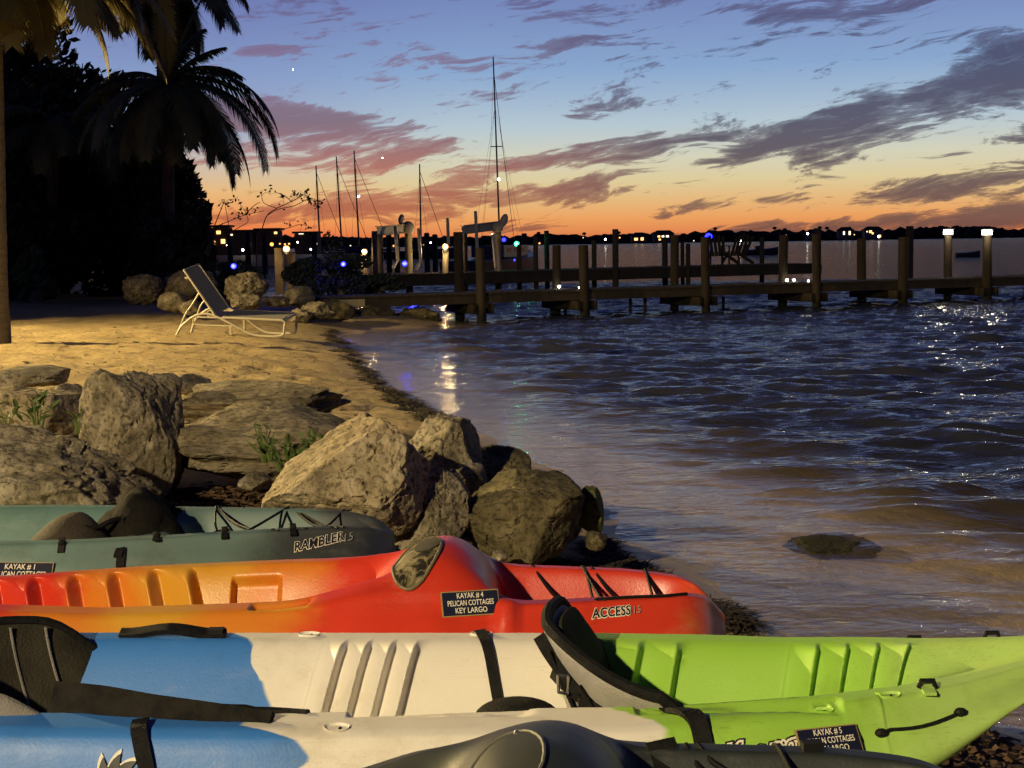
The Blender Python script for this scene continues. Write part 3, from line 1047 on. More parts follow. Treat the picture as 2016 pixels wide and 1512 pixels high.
# ---------------------------------------------------------------- blue, white and green tandem
def tri_col(n, v, x, y, z):
    wob = n.math('SUBTRACT', n.noise(n.mapping(v, (0.6, 1.4, 2.0)), 4.0, 4, 0.6), 0.5)
    k = n.math('ADD', x, n.math('MULTIPLY', wob, 0.16))
    up = n.sstep(z, 0.26, 0.36)
    k0 = n.math('ADD', x, n.math('MULTIPLY', n.math('SUBTRACT', n.noise(n.mapping(v, (.5, 1, 1)), 5.0, 2, 0.5), 0.5), 0.09))
    kb = n.math('ADD', k0, n.math('MULTIPLY', n.math('MAXIMUM', n.math('SUBTRACT', y, 0.12), 0.0), 0.7))
    kb = n.math('SUBTRACT', kb, n.math('MULTIPLY', n.math('MULTIPLY', n.sstep(y, -0.30, -0.37), n.sstep(z, 0.24, 0.31)), 0.15))
    soft = n.math('MULTIPLY', n.sstep(n.noise(v, 7, 3, 0.6), 0.52, 0.62), n.sstep(y, -0.3, -0.1))
    kb = n.math('ADD', kb, n.math('MULTIPLY', soft, 0.025))
    blue = n.mix(n.noise(v, 3, 4, 0.6), (0.030, 0.155, 0.50, 1), (0.048, 0.20, 0.58, 1))
    white = n.mix(n.noise(v, 3, 4, 0.6), (0.66, 0.62, 0.55, 1), (0.74, 0.70, 0.62, 1))
    green = n.mix(n.noise(v, 2.2, 4, 0.6), (0.24, 0.47, 0.045, 1), (0.32, 0.56, 0.07, 1))
    c = n.mix(n.sstep(kb, -0.512, -0.500), blue, white)
    kg = n.math('ADD', k, n.math('MULTIPLY', n.math('MULTIPLY', n.sstep(y, -0.10, -0.34), 1.0), -0.16))
    c = n.mix(n.sstep(kg, 0.098, 0.116), c, green)
    pale = n.sstep(n.math('ADD', x, n.math('MULTIPLY', y, -0.25)), 0.66, 0.92)
    c = n.mix(n.math('MULTIPLY', pale, 0.5), c, (0.46, 0.60, 0.22, 1))
    # mould-grown edge under the near rim
    dirt = n.math('MULTIPLY', n.sstep(n.noise(n.mapping(v, (1, 1, 5)), 16, 5, 0.75), 0.5, 0.68), n.math('MULTIPLY', n.sstep(z, 0.27, 0.33), n.sstep(y, -0.30, -0.34)))
    dirt = n.math('MULTIPLY', dirt, n.sstep(x, 0.2, 0.3))
    return n.mix(n.math('MULTIPLY', dirt, 0.6), c, (0.12, 0.16, 0.02, 1))


def rect(x, y, x0, x1, y0, y1, e):
    return sst(x, x0 - e, x0 + e) * (1 - sst(x, x1 - e, x1 + e)) * sst(y, y0 - e, y0 + e) * (1 - sst(y, y1 - e, y1 + e))


def tri_feat(X, Y, Z, Tt, Wt):
    a = np.abs(Tt)
    wall = sst(a, .20, .27) * (1 - sst(a, .56, .66))
    Y = Y.copy()
    Z = Z.copy()
    for x0, x1, nr in ((-0.475, -0.255, 4), (0.165, 0.335, 2), (0.565, 0.815, 4)):
        h = (a - .2) * 0.16
        u = (X - x0 - 0.05 + h * 1.0) / (x1 - x0) * nr
        inside = sst(u, -0.15, 0.1) * (1 - sst(u, nr - 0.2, nr + 0.12))
        fr = u - np.floor(u)
        saw = np.where(fr < 0.76, (fr / 0.76) ** 1.5, 0.5 + 0.5 * np.cos((fr - 0.76) / 0.24 * math.pi))
        wall2 = np.where(Tt > 0, wall, 0)
        amp = 0.030 * inside * wall2 * saw
        Y = Y - np.sign(Tt) * amp
        Z = Z + 0.012 * inside * wall2 * saw
    # trays moulded in the wide near deck
    for x0, x1, y0, y1, dz, e in ((0.23, 0.62, -0.25, -0.19, -0.010, 0.008), (0.415, 0.57, -0.232, -0.205, -0.010, 0.005), (0.60, 0.70, -0.235, -0.20, 0.006, 0.004),
                                  (-0.32, 0.02, -0.255, -0.20, -0.014, 0.008), (-0.16, -0.04, -0.245, -0.21, 0.006, 0.006), (0.28, 0.48, -0.245, -0.225, -0.008, 0.004)):
        Z = Z + dz * rect(X, Y, x0, x1, y0, y1, e)
    return X, Y, Z


def tri_side(X, Y, Z, k):
    Y = Y.copy()
    # a sunken channel for the carry handle and the chine line near the bow
    nearm = np.arange(X.shape[1])[None, :] < k
    zc = 0.300 + (X - 0.70) * 0.24
    gro = np.exp(-((Z - zc) / 0.016) ** 2) * sst(X, 0.60, 0.66) * (1 - sst(X, 0.90, 0.98))
    Y = Y + np.where(nearm, 0.016 * gro, 0)
    zc2 = 0.165 + np.maximum(X - 0.45, 0) * 0.20
    ch = sst(Z, zc2 - 0.012, zc2 + 0.004)
    Y = Y + np.where(nearm, 0.016 * (1 - ch) * sst(X, 0.35, 0.6) * (1 - sst(X, 1.1, 1.2)), 0)
    zc3 = 0.295
    g3 = np.exp(-((Z - zc3) / 0.012) ** 2) * (1 - sst(X, -0.2, 0.0)) * sst(X, -0.5, -0.3)
    Y = Y + np.where(nearm, 0.010 * g3, 0)
    return X, Y, Z


w_tri = [(-2.45, .02), (-2.35, .13), (-2.1, .24), (-1.7, .31), (-1.2, .337), (-.5, .347), (.2, .332), (.45, .297), (.62, .256), (.76, .218), (.90, .165), (1.05, .100), (1.18, .045), (1.25, .02), (1.27, .012)]
fl_tri = [(-2.45, .02), (-1.2, .02), (-.4, .025), (.2, .035), (.45, .06), (.76, .085), (1.0, .075), (1.15, .045), (1.27, .012)]
zr_tri = [(-2.45, .44), (-1.7, .385), (-1.2, .365), (-.5, .350), (.2, .342), (.6, .345), (.9, .364), (1.05, .382), (1.27, .420)]
zk_tri = [(-2.45, .30), (-2.1, .08), (-1.6, .01), (0, 0), (.45, .015), (.65, .07), (.78, .145), (.88, .225), (.95, .285), (1.02, .322), (1.1, .352), (1.27, .398)]
dep_tri = [(-2.45, .0), (-2.0, .05), (-1.7, .15), (-1.2, .19), (.3, .185), (.62, .18), (.76, .15), (.86, .065), (1.0, .045), (1.15, .02), (1.27, 0)]
tri = thing('kayak', 'tandem sit on top kayak in blue, white and lime green with two black seats', 'kayak', (0, 2.88, GZ + 0.008), R(0.2))
tri_m = plastic('tricolour_plastic', tri_col, 0.45, 0.3)
tri_s = Shell(-2.45, 1.27, w_tri, zr_tri, zr_tri, zk_tri, dep_tri, [(-3, .07), (.7, .06), (1.27, .04)], [(-3, .085), (-.5, .10), (.1, .13), (.6, .13), (.8, .09), (1.27, .04)],
              [(-3, .19), (.6, .19), (.8, .16), (1.27, .05)], None, tri_feat, 520, tri_side, [(-0.50, -0.22), (0.14, 0.36), (0.54, 0.85)], fl_tri)
tri_s.build(tri_m, tri)
for px in (600, 940, 1420, 1580):
    x = (px - 1008) / F * 3.24
    scupper(tri_s, tri, x, 0.307, 0.024, 0.016, tri_m)
for px, y in ((655, -0.318), (1620, -0.235), (1765, -0.20)):
    x = (px - 1008) / F * 2.66
    scupper(tri_s, tri, x, y, 0.024, 0.013, tri_m)
# pad eyes with little webbing loops at the bow
for x, y in ((0.885, 0.20), (1.035, 0.135), (0.80, -0.182)):
    p, nn = tri_s.top(x, y, 0.004)
    e = MB().box(p, (0.055, 0.024, 0.006), nn.to_track_quat('Z', 'X').to_matrix()).build('pad_eye', tri_m, tri)
    MB().tube([p + Vector((-.016, 0, 0)), p + Vector((-.012, 0, .014)), p + Vector((.012, 0, .014)), p + Vector((.016, 0, 0))], 0.0055, 6).build('webbing_loop', black_web, e)
# side carry handle
ha, hb = tri_s.pix(tri, 1732, 1443), tri_s.pix(tri, 1890, 1408)
hp = [tri_s.side(ha.x + (hb.x - ha.x) * t, ha.z + (hb.z - ha.z) * t - 0.006 * math.sin(t * math.pi), 0.008)[0] for t in np.linspace(0, 1, 9)]
hd = MB().tube(hp, 0.0032, 6).build('carry_handle', black_web, tri)
for p in (hp[0], hp[-1]):
    MB().ell(p, (0.013, 0.008, 0.009), 10, 6).build('handle_end', black_rubber, hd)
q_ = tri_s.pix(tri, 1630, 1462)
name_board(tri_s, tri, q_.x, q_.z, R(10), 0.122, 0.056, ['KAYAK # 5', 'PELICAN COTTAGES', 'KEY LARGO'])
for off, m_, lf in ((0.0055, print_black, 0.003), (0.0025, print_white, 0.0042), (-0.0012, print_black, 0.0054)):
    vs, fs = text_mesh('Gulfsong', 0.060, 0.3, off, 1.0)
    q_ = tri_s.pix(tri, 1455, 1492)
    on_side(tri_s, vs, fs, q_.x, q_.z, R(7), 'script_lettering', m_, tri, lf)
vs, fs = text_mesh('o', 0.022, 0, 0.001)
q_ = tri_s.pix(tri, 1541, 1462)
on_side(tri_s, vs, fs, q_.x, q_.z, 0, 'script_lettering', print_white, tri, 0.0045)
# flame sun emblem on the blue side
def sun_pts(r0, r1, n=11, sweep=0.35):
    pts = []
    for k in range(n):
        a0 = 2 * math.pi * k / n
        for t in np.linspace(0, 1, 7)[:-1]:
            pts.append((a0 + 2 * math.pi / n * (t * .55 + sweep * t * t * 1.2), r0 + (r1 - r0) * t ** 1.4))
        for t in np.linspace(0, 1, 5)[:-1]:
            aa = a0 + 2 * math.pi / n * ((.55 + sweep * 1.2) + t * (1 - .55 - sweep * 1.2))
            pts.append((aa, r1 + (r0 - r1) * t ** 0.7))
    return [(r * math.cos(-a + 2.0), r * math.sin(-a + 2.0)) for a, r in pts]


qs = tri_s.pix(tri, 230, 1511)
for r0, r1, m_, lf in ((0.040, 0.066, print_white, 0.003), (0.0365, 0.0575, print_black, 0.0045)):
    pp = sun_pts(r0, r1)
    n_ = len(pp)
    on_side(tri_s, [(0, 0)] + pp, [(0, 1 + i, 1 + (i + 1) % n_) for i in range(n_)], qs.x, qs.z - 0.034, 0, 'sun_emblem', m_, tri, lf)


def seat_panel(name, root, shape, m, nu=28, nv=12, th=0.03, puff=0.0):
    """a bent padded panel: shape(u, v) -> point, u across (-1..1), v up (0..1); gets thickness along its normal"""
    us, vs_ = np.linspace(-1, 1, nu), np.linspace(0, 1, nv)
    P = np.array([[shape(u, v) for v in vs_] for u in us])
    du = np.gradient(P, axis=0)
    dv = np.gradient(P, axis=1)
    nn = np.cross(du, dv)
    nn /= np.linalg.norm(nn, axis=2, keepdims=True) + 1e-9
    edge = (1 - np.abs(us)[:, None] ** 6) * (1 - np.abs(2 * vs_ - 1)[None, :] ** 6)
    t = (th * (0.35 + 0.65 * edge) + puff * edge)[..., None]
    A, B = P + nn * t / 2, P - nn * t / 2
    v = list(A.reshape(-1, 3)) + list(B.reshape(-1, 3))
    o = nu * nv
    f = []
    g = lambda i, j: i * nv + j
    for i in range(nu - 1):
        for j in range(nv - 1):
            f.append((g(i, j), g(i + 1, j), g(i + 1, j + 1), g(i, j + 1)))
            f.append((o + g(i, j), o + g(i, j + 1), o + g(i + 1, j + 1), o + g(i + 1, j)))
    for i in range(nu - 1):
        f.append((g(i, 0), o + g(i, 0), o + g(i + 1, 0), g(i + 1, 0)))
        f.append((g(i, nv - 1), g(i + 1, nv - 1), o + g(i + 1, nv - 1), o + g(i, nv - 1)))
    for j in range(nv - 1):
        f.append((g(0, j), g(0, j + 1), o + g(0, j + 1), o + g(0, j)))
        f.append((g(nu - 1, j), o + g(nu - 1, j), o + g(nu - 1, j + 1), g(nu - 1, j + 1)))
    return mesh_obj(name, v, f, m, root, True, 60), P, nn


# rear seat, at the left edge of the frame
def seat1(u, v):
    # far wing u=+1 .. near wing u=-1, opening towards +x
    y = (0.19 + 0.075 * v) * u
    x = -1.20 + 0.30 * abs(u) ** 2.2 - 0.05 * (v - 0.3) + (0.02 * v if u > 0 else 0)
    hi = 0.425 - 0.035 * abs(u) ** 3 - 0.075 * sst(u, 0.72, 1.02) ** 1.6 - (0.115 * sst(-u, 0.3, 1.0)) + 0.015 * math.sin(u * 3)
    lo = 0.17
    return np.array([x, y, lo + (hi - lo) * v])


sp, P1, N1 = seat_panel('seat_back', tri, seat1, olive_pad, 48, 14, 0.03, 0.012)
sp['label'] = 'ribbed olive black seat back at the left edge'
for u in (0.12, 0.32, 0.50, 0.67, 0.82):
    pts_ = []
    for v_ in np.linspace(0.06, 0.95, 12):
        uu = u + 0.10 * (1 - v_) ** 1.6 - 0.05
        a_ = seat1(uu, v_)
        n_ = np.cross(seat1(uu + .01, v_) - a_, seat1(uu, v_ + .01) - a_)
        n_ /= np.linalg.norm(n_)
        pts_.append(a_ + n_ * 0.0205 * (1 if n_[0] > 0 else -1))
    MB().tube(pts_, 0.0032, 6).build('seam_piping', grey_fabric, sp)
MB().tube([P1[i, 13] for i in range(48)] + [P1[47, j] for j in range(12, -1, -1)], 0.012, 8).build('bound_edge', black_web, sp)


def seat1b(u, v):
    y = -0.255 + 0.02 * v
    x = -0.955 + 0.135 * u - 0.03 * v
    hi = 0.40 - 0.055 * sst(u, -0.2, 1.0) - 0.02 * u * u
    return np.array([x, y, 0.31 + (hi - 0.31) * v])


sp2, P2, N2 = seat_panel('seat_wing', sp, seat1b, grey_fabric, 20, 8, 0.025)
# straps of the rear seat
c1 = [tri_s.top(x, 0.292, 0.012)[0] + Vector((0, 0, 0.006 * math.sin(x * 30))) for x in np.linspace(-0.90, -0.66, 12)]
MB().ribbon(c1, (0, 1, 0.3), 0.030, 0.012).build('far_strap', black_web, sp)
MB().box(c1[-2] + Vector((0, 0, .006)), (0.035, 0.028, 0.014)).build('strap_buckle', black_rubber, sp)
np_ = [(-0.90, -0.19, 0.365), (-0.80, -0.225, 0.372), (-0.70, -0.245, 0.366), (-0.60, -0.262, 0.362), (-0.52, -0.272, 0.358), (-0.46, -0.285, 0.356)]
MB().ribbon(smooth_path(np_, 4), (0, 0.8, 1.0), [0.075 - 0.052 * min(1, i / 18) for i in range(21)], 0.018).build('near_strap', black_fabric, sp)
MB().tube(smooth_path([(-.66, -.235, .365), (-.56, -.225, .352), (-.47, -.215, .345), (-.40, -.235, .346)], 5), [0.014] * 8 + [0.010] * 8, 8).build('loose_strap_end', black_web, sp)
ds = [tri_s.top(-0.705, -0.29, 0.006)[0], tri_s.top(-0.70, -0.325, 0.006)[0], tri_s.side(-0.690, 0.335, 0.006)[0], tri_s.side(-0.677, 0.29, 0.005)[0], tri_s.side(-0.664, 0.24, 0.005)[0], tri_s.side(-0.655, 0.19, 0.005)[0], tri_s.side(-0.65, 0.12, 0.005)[0]]
MB().ribbon(smooth_path(ds, 4), (1, 0, 0.1), 0.030, 0.004).build('hanging_strap', black_web, sp)

# front seat, standing tall in the middle of the frame
def seat2(u, v):
    y = (0.265 if u > 0 else 0.20) * u
    x = 0.128 + (0.105 * u ** 1.7 if u > 0 else 0.215 * abs(u) ** 1.35) - 0.085 * (v - 0.25)
    hi = 0.468 - 0.112 * sst(-u, -0.30, 1.0) - 0.120 * sst(u, 0.40, 1.0) ** 1.3
    lo = 0.185 + 0.10 * sst(-u, .5, 1.0)
    return np.array([x, y, lo + (hi - lo) * v])


seat_grey = simple('seat_grey', (0.25, 0.23, 0.21), 0.8, (0.36, 0.34, 0.31), 14, 0.4, 260)
sq, P3, N3 = seat_panel('seat_back', tri, seat2, seat_grey, 40, 16, 0.028, 0.006)
sq['label'] = 'tall grey backed seat with black edge and silver buckle'
MB().tube([P3[0, j] for j in range(0, 15)] + [P3[i, 15] for i in range(40)] + [P3[39, j] for j in range(14, -1, -1)], 0.013, 8).build('bound_edge', black_web, sq)


def seat2pad(u, v):
    uu = 0.03 + 0.93 * (u + 1) / 2
    p = seat2(uu, 0.10 + 0.86 * v)
    return p + np.array([0.024, -0.004, 0.0])


seat_panel('seat_pad', sq, seat2pad, olive_pad, 14, 10, 0.018, 0.008)
def back(u, v, d=0.024):
    p = seat2(u, v)
    n_ = np.cross(seat2(u + .01, v) - p, seat2(u, v + .01) - p)
    n_ /= np.linalg.norm(n_)
    return Vector(p + n_ * d * (-1 if n_[0] > 0 else 1))



MB().ribbon([back(-.02 - .085 * k, .94 - .07 * k) for k in range(8)], (0, .6, 1), 0.026, 0.006).build('back_strap', black_web, sq)
MB().ribbon([back(-.04 - 0.12 * k, .66 - .02 * k) for k in range(8)], (0, .2, 1), 0.022, 0.006).build('back_strap', black_web, sq)
MB().ribbon([back(-.14 - 0.012 * k, .90 - .085 * k) for k in range(9)], (0, 1, 0.2), 0.028, 0.006).build('back_strap', black_web, sq)
MB().ribbon([back(-.40 - 0.03 * k, .78 - .08 * k, .028) for k in range(8)], (0, 1, 0.2), 0.024, 0.006).build('back_strap', black_web, sq)
bk = back(-.24, .70, 0.034)
r_ = MB()
for (a, b) in (((-.012, -.018), (.012, -.018)), ((.012, -.018), (.012, .018)), ((.012, .018), (-.012, .018)), ((-.012, .018), (-.012, -.018))):
    r_.tube([bk + Vector((a[0] * .8, a[0] * -.5 - .004, a[1])), bk + Vector((b[0] * .8, b[0] * -.5 - .004, b[1]))], 0.0036, 6)
r_.build('strap_buckle', steel, sq)
MB().box(back(-.40, .64, 0.034), (0.020, 0.036, 0.026)).build('strap_adjuster', black_rubber, sq)
MB().ribbon([back(.30, .55 - .05 * k, 0.03) for k in range(7)], (0, 1, 0), 0.022, 0.005).build('side_strap', black_web, sq)
tip = tri_s.top(0.335, -0.30, 0.008)[0]
MB().ribbon(smooth_path([seat2(-.92, .6), (0.315, -0.27, .352), tip, tri_s.top(0.345, -0.335, 0.004)[0]], 4), (1, 0, 0), 0.034, 0.010).build('near_tip_strap', black_web, sq)
st = [tri_s.top(-0.085, 0.325, 0.006)[0], tri_s.top(-0.078, 0.29, 0.010)[0], tri_s.top(-0.060, 0.235, 0.006)[0], tri_s.top(-0.038, 0.16, 0.006)[0], tri_s.top(-0.015, 0.08, 0.006)[0], tri_s.top(0.005, 0.0, 0.008)[0] + Vector((0, 0, .02)),
      Vector((0.06, -0.08, 0.24)), Vector((0.12, -0.13, 0.235))]
MB().ribbon(smooth_path(st, 5), (1, 0, 0.15), 0.024, 0.004).build('long_strap', black_web, sq)


def seat2b(u, v):
    p = tri_s.top(0.0 + 0.085 * u, -0.13 + 0.11 * (v - .5), 0.022)[0]
    return np.array([p.x, p.y, 0.285 + 0.026 * (1 - u * u) - 0.02 * abs(v - .5)])


seat_panel('seat_cushion', sq, seat2b, black_fabric, 16, 8, 0.03, 0.01)

# ---------------------------------------------------------------- red and orange sit on top
def red_col(n, v, x, y, z):
    wob = n.math('SUBTRACT', n.noise(n.mapping(v, (0.9, 1.6, 1.6)), 3.4, 5, 0.65), 0.5)
    k = n.math('ADD', x, n.math('MULTIPLY', wob, 0.34))
    red = n.mix(n.noise(v, 3, 4), (0.50, 0.030, 0.012, 1), (0.60, 0.045, 0.018, 1))
    org = n.mix(n.noise(v, 4, 4), (0.56, 0.15, 0.016, 1), (0.60, 0.21, 0.02, 1))
    yel = n.mix(n.noise(v, 4, 4), (0.54, 0.27, 0.022, 1), (0.60, 0.33, 0.035, 1))
    o1 = n.math('MULTIPLY', n.sstep(k, -1.10, -0.98), n.math('SUBTRACT', 1.0, n.sstep(k, -0.42, -0.26)))
    c = n.mix(o1, red, org)
    y1 = n.math('MULTIPLY', n.sstep(k, -0.92, -0.78), n.math('SUBTRACT', 1.0, n.sstep(k, -0.66, -0.5)))
    c = n.mix(n.math('MULTIPLY', y1, 0.85), c, yel)
    e = n.math('MULTIPLY', n.sstep(n.math('ADD', k, n.math('MULTIPLY', z, -0.45)), 0.46, 0.62), 0.75)
    c = n.mix(e, c, (0.50, 0.17, 0.03, 1))
    ty = n.math('MULTIPLY', n.math('MULTIPLY', n.sstep(x, -0.478, -0.462), n.sstep(x, -0.312, -0.328)), n.math('MULTIPLY', n.sstep(y, -0.205, -0.212), n.sstep(y, -0.262, -0.254)))
    return n.mix(n.math('MULTIPLY', ty, 0.8), c, (0.60, 0.33, 0.04, 1))


def access_feat(X, Y, Z, Tt, Wt):
    a = np.abs(Tt)
    Y = Y.copy()
    Z = Z.copy()
    wall = sst(a, .20, .30) * (1 - sst(a, .60, .72))
    # footwell steps
    x0, pitch, nr = -1.275, 0.112, 5
    slant = (a - .2) * 0.16
    u = (X - x0 - slant) / pitch
    inside = sst(u, -0.2, 0.0) * (1 - sst(u, nr - 0.02, nr + 0.02))
    fr = u - np.floor(u)
    saw = np.where(fr < 0.82, 0.2 + 0.8 * fr / 0.82, 0.2 + 0.8 * (0.5 + 0.5 * np.cos((fr - 0.82) / 0.18 * math.pi)))
    Y = Y - np.sign(Tt) * 0.080 * inside * wall * (saw - 0.5)
    # pocket in the far wall and its twin in the near one
    pk = rect(X, a, -0.600, -0.472, .32, .56, 0.007)
    pk = sst(X, -0.604, -0.592) * (1 - sst(X, -0.478, -0.458)) * sst(a, .30, .325) * (1 - sst(a, .545, .60))
    Y = Y + np.sign(Tt) * 0.026 * pk
    Z = Z - 0.018 * pk
    # tray in the near rim
    tr = sst(X, -0.475, -0.455) * (1 - sst(X, -0.330, -0.316)) * rect(Tt, Tt, -.15, -.05, -9, 9, .012)
    Z = Z - 0.018 * tr
    return X, Y, Z


w_ac = [(-2.72, .02), (-2.6, .12), (-2.3, .19), (-1.8, .24), (-1.2, .268), (-.5, .272), (-.2, .262), (0, .245), (.15, .226), (.3, .214), (.5, .194), (.62, .172), (.69, .136), (.73, .09), (.752, .045), (.772, .012)]
fl_ac = [(-2.72, .0), (-2.3, .06), (-1.2, .085), (-.4, .10), (0, .125), (.3, .135), (.55, .120), (.68, .105), (.74, .075), (.765, .04), (.772, .01)]
zf_ac = [(-2.72, .42), (-1.8, .36), (-1.25, .336), (-.85, .360), (-.4, .374), (-.2, .378), (.0, .366), (.15, .362), (.5, .352), (.68, .338), (.735, .315), (.772, .25)]
zn_ac = [(-2.72, .40), (-1.8, .37), (-1.25, .372), (-.85, .352), (-.4, .362), (-.2, .385), (.0, .378), (.14, .352), (.22, .352), (.5, .356), (.66, .354), (.735, .325), (.772, .25)]
zk_ac = [(-2.72, .28), (-2.3, .06), (-1.6, .0), (.3, .0), (.55, .02), (.68, .06), (.745, .12), (.772, .19)]
dep_ac = [(-2.72, 0), (-2.3, .03), (-1.6, .17), (-.45, .175), (-.22, .10), (-.10, .01), (.10, .01), (.14, .02), (.185, .145), (.55, .14), (.64, .11), (.70, .03), (.772, 0)]
hump_ac = [(-2.72, 0), (-.34, 0), (-.22, .028), (-.14, .060), (-.06, .104), (0, .122), (.04, .118), (.08, .096), (.12, .056), (.16, .018), (.20, 0), (.772, 0)]


def _trim(tab):
    return [(a - .03 * max(0.0, min(1.0, (a - .4) / .372)), b) for a, b in tab]


w_ac, fl_ac, zf_ac, zn_ac, zk_ac, dep_ac = [_trim(t) for t in (w_ac, fl_ac, zf_ac, zn_ac, zk_ac, dep_ac)]


def access_shell(side=None, zf=zf_ac, zn=zn_ac, hk=1.0):
    return Shell(-2.72, .742, w_ac, zf, zn, zk_ac, dep_ac, [(-3, .05), (.772, .045)], [(-3, .085), (-.3, .085), (.0, .06), (.772, .05)], [(-3, .13), (-.2, .12), (.2, .075), (.772, .06)], [(a, b * hk) for a, b in hump_ac], access_feat, 620, side, [(-1.36, -0.66), (-0.62, -0.44)], fl_ac)


def boss_side(X, Y, Z, k):
    nearm = np.arange(X.shape[1])[None, :] < k + 8
    b = np.clip(1 - ((X - 0.172) / 0.034) ** 2 - ((Z - 0.335) / 0.045) ** 2, 0, 1) ** 0.6
    return X, Y - np.where(nearm & (Y < 0), 0.026 * b, 0), Z + np.where(nearm & (Y < 0), 0.016 * b, 0)


def cords(shell, root, pts_list, rad=0.0045, m=None):
    for pts in pts_list:
        MB().tube(smooth_path(pts, 5), rad, 6).build('bungee_cord', m or black_rubber, root)


RX, RYC = -0.190, 3.700
red = thing('kayak', 'red and orange sit on top kayak with oval hatch and name board number four', 'kayak', (RX, RYC, GZ - 0.01), R(-0.6))
red_s = access_shell(boss_side)
red_s.build(plastic('red_orange_plastic', red_col, 0.30, 0.22), red)
q_ = red_s.pix(red, 925, 1189)
name_board(red_s, red, q_.x, q_.z, R(6.5), 0.146, 0.064, ['KAYAK # 4', 'PELICAN COTTAGES', 'KEY LARGO'])
for off, m_, lf in ((0.0014, print_white, 0.003), (-0.0002, print_black, 0.0045)):
    vs, fs = text_mesh('ACCESS', 0.0265, 0.12, off, 1.05, bold=0.0007)
    q_ = red_s.pix(red, 1203, 1207)
    on_side(red_s, vs, fs, q_.x, q_.z, R(3), 'model_lettering', m_, red, lf)
vs, fs = text_mesh('11.5', 0.021, 0.12, 0, 0.85)
q_ = red_s.pix(red, 1249, 1203)
on_side(red_s, vs, fs, q_.x, q_.z, R(3), 'model_lettering', print_grey, red, 0.0045)


def camo_build(n, bs):
    v = n.mapping(n.coord('Object'), (1, 1, 0.7), (0, 0, 0), (0, 0.6, 0))
    a = n.noise(v, 22, 3, 0.6, 1.2)
    c = n.ramp(a, [(0.36, (0.02, 0.017, 0.010)), (0.43, (0.13, 0.105, 0.05)), (0.52, (0.26, 0.22, 0.12)), (0.60, (0.15, 0.12, 0.06)), (0.68, (0.30, 0.25, 0.15))], 'CONSTANT')
    n.put(bs.inputs['Base Color'], c)
    bs.inputs['Roughness'].default_value = 0.5


def oval_hatch(shell, root, x, y, rx, ry, rot, m, name, lift=0.005, dark=None):
    n_, rings = 28, 4
    v = [shell.top(x, y, lift)[0]]
    for k in range(1, rings + 1):
        for i in range(n_):
            a = 2 * math.pi * i / n_
            dx, dy = rx * math.cos(a) * k / rings, ry * math.sin(a) * k / rings
            v.append(shell.top(x + dx * math.cos(rot) - dy * math.sin(rot), y + dx * math.sin(rot) + dy * math.cos(rot), lift)[0])
    f = [(0, 1 + i, 1 + (i + 1) % n_) for i in range(n_)]
    for k in range(rings - 1):
        b = 1 + k * n_
        f += [(b + i, b + n_ + i, b + n_ + (i + 1) % n_, b + (i + 1) % n_) for i in range(n_)]
    b = 1 + (rings - 1) * n_
    c = len(v)
    v += [p - Vector((0, -.3, 1)).normalized() * 0.012 for p in v[b:b + n_]]
    f += [(b + i, c + i, c + (i + 1) % n_, b + (i + 1) % n_) for i in range(n_)]
    return mesh_obj(name, v, f, m, root, True, 60), v[b:b + n_]


ht, rim_ = oval_hatch(red_s, red, -0.058, -0.115, 0.056, 0.118, R(-10), mat('camouflage', camo_build), 'oval_hatch')
MB().tube(rim_ + rim_[:2], 0.0045, 6).build('hatch_rim', simple('hatch_edge', (0.16, 0.13, 0.07), 0.5), ht)
oval_hatch(red_s, ht, -0.032, -0.062, 0.032, 0.052, R(-10), simple('shadow_tone', (0.022, 0.020, 0.013), 0.9, (0.045, 0.04, 0.026), 90), 'hatch_shadow', 0.009)  # shadow on the hatch lid, put in as a dark oval sheet
K = lambda x, y, l=0.004: red_s.top(x, y, l)[0]
cords(red_s, red, [[K(.235, .19), (.30, .07, .300), (.36, -.08, .312), K(.40, -.185)], [K(.40, .175), (.46, .06, .300), (.52, -.08, .318), K(.565, -.160)],
                   [K(.375, .18), K(.385, .15), (.40, -.03, .300), K(.400, -.185)], [K(.378, .18), K(.382, .15), (.43, -.05, .300), K(.415, -.185)],
                   [K(.545, .158), K(.55, .13), (.56, -.02, .300), K(.560, -.160)], [K(.548, .158), (.58, -.01, .300), K(.575, -.158)],
                   [K(.40, -.185), K(.48, -.172), K(.57, -.160), K(.63, -.13)]])
MB().tube([K(.585, .06), K(.585, .06) + Vector((.004, 0, .010)), K(.625, .03) + Vector((0, 0, .010)), K(.625, .03)], 0.005, 6).build('stern_toggle', black_rubber, red)

# ---------------------------------------------------------------- teal one with the fold-down seat
def teal_col(n, v, x, y, z):
    wob = n.math('SUBTRACT', n.noise(v, 3.2, 5, 0.65), 0.5)
    k = n.math('ADD', x, n.math('MULTIPLY', wob, 0.30))
    teal = n.mix(n.noise(v, 2.6, 5, 0.65), (0.075, 0.150, 0.140, 1), (0.13, 0.225, 0.205, 1))
    mint = (0.15, 0.29, 0.20, 1)
    slate = n.mix(n.noise(v, 6, 4), (0.022, 0.027, 0.030, 1), (0.045, 0.052, 0.056, 1))
    c = n.mix(n.math('MULTIPLY', n.sstep(k, -0.55, -1.05), 0.8), teal, mint)
    gk = n.math('ADD', k, n.math('MULTIPLY', n.sstep(y, 0.1, -0.2), 0.10))
    c = n.mix(n.math('MULTIPLY', n.sstep(k, -0.35, 0.0), 0.5), c, (0.10, 0.135, 0.13, 1))
    return n.mix(n.sstep(gk, 0.34, 0.56), c, slate)


def teal_feat(X, Y, Z, Tt, Wt):
    Z = Z.copy()
    Z += -0.012 * rect(X, Y, -.95, -.62, -.27, -.23, .008)
    return X, Y, Z


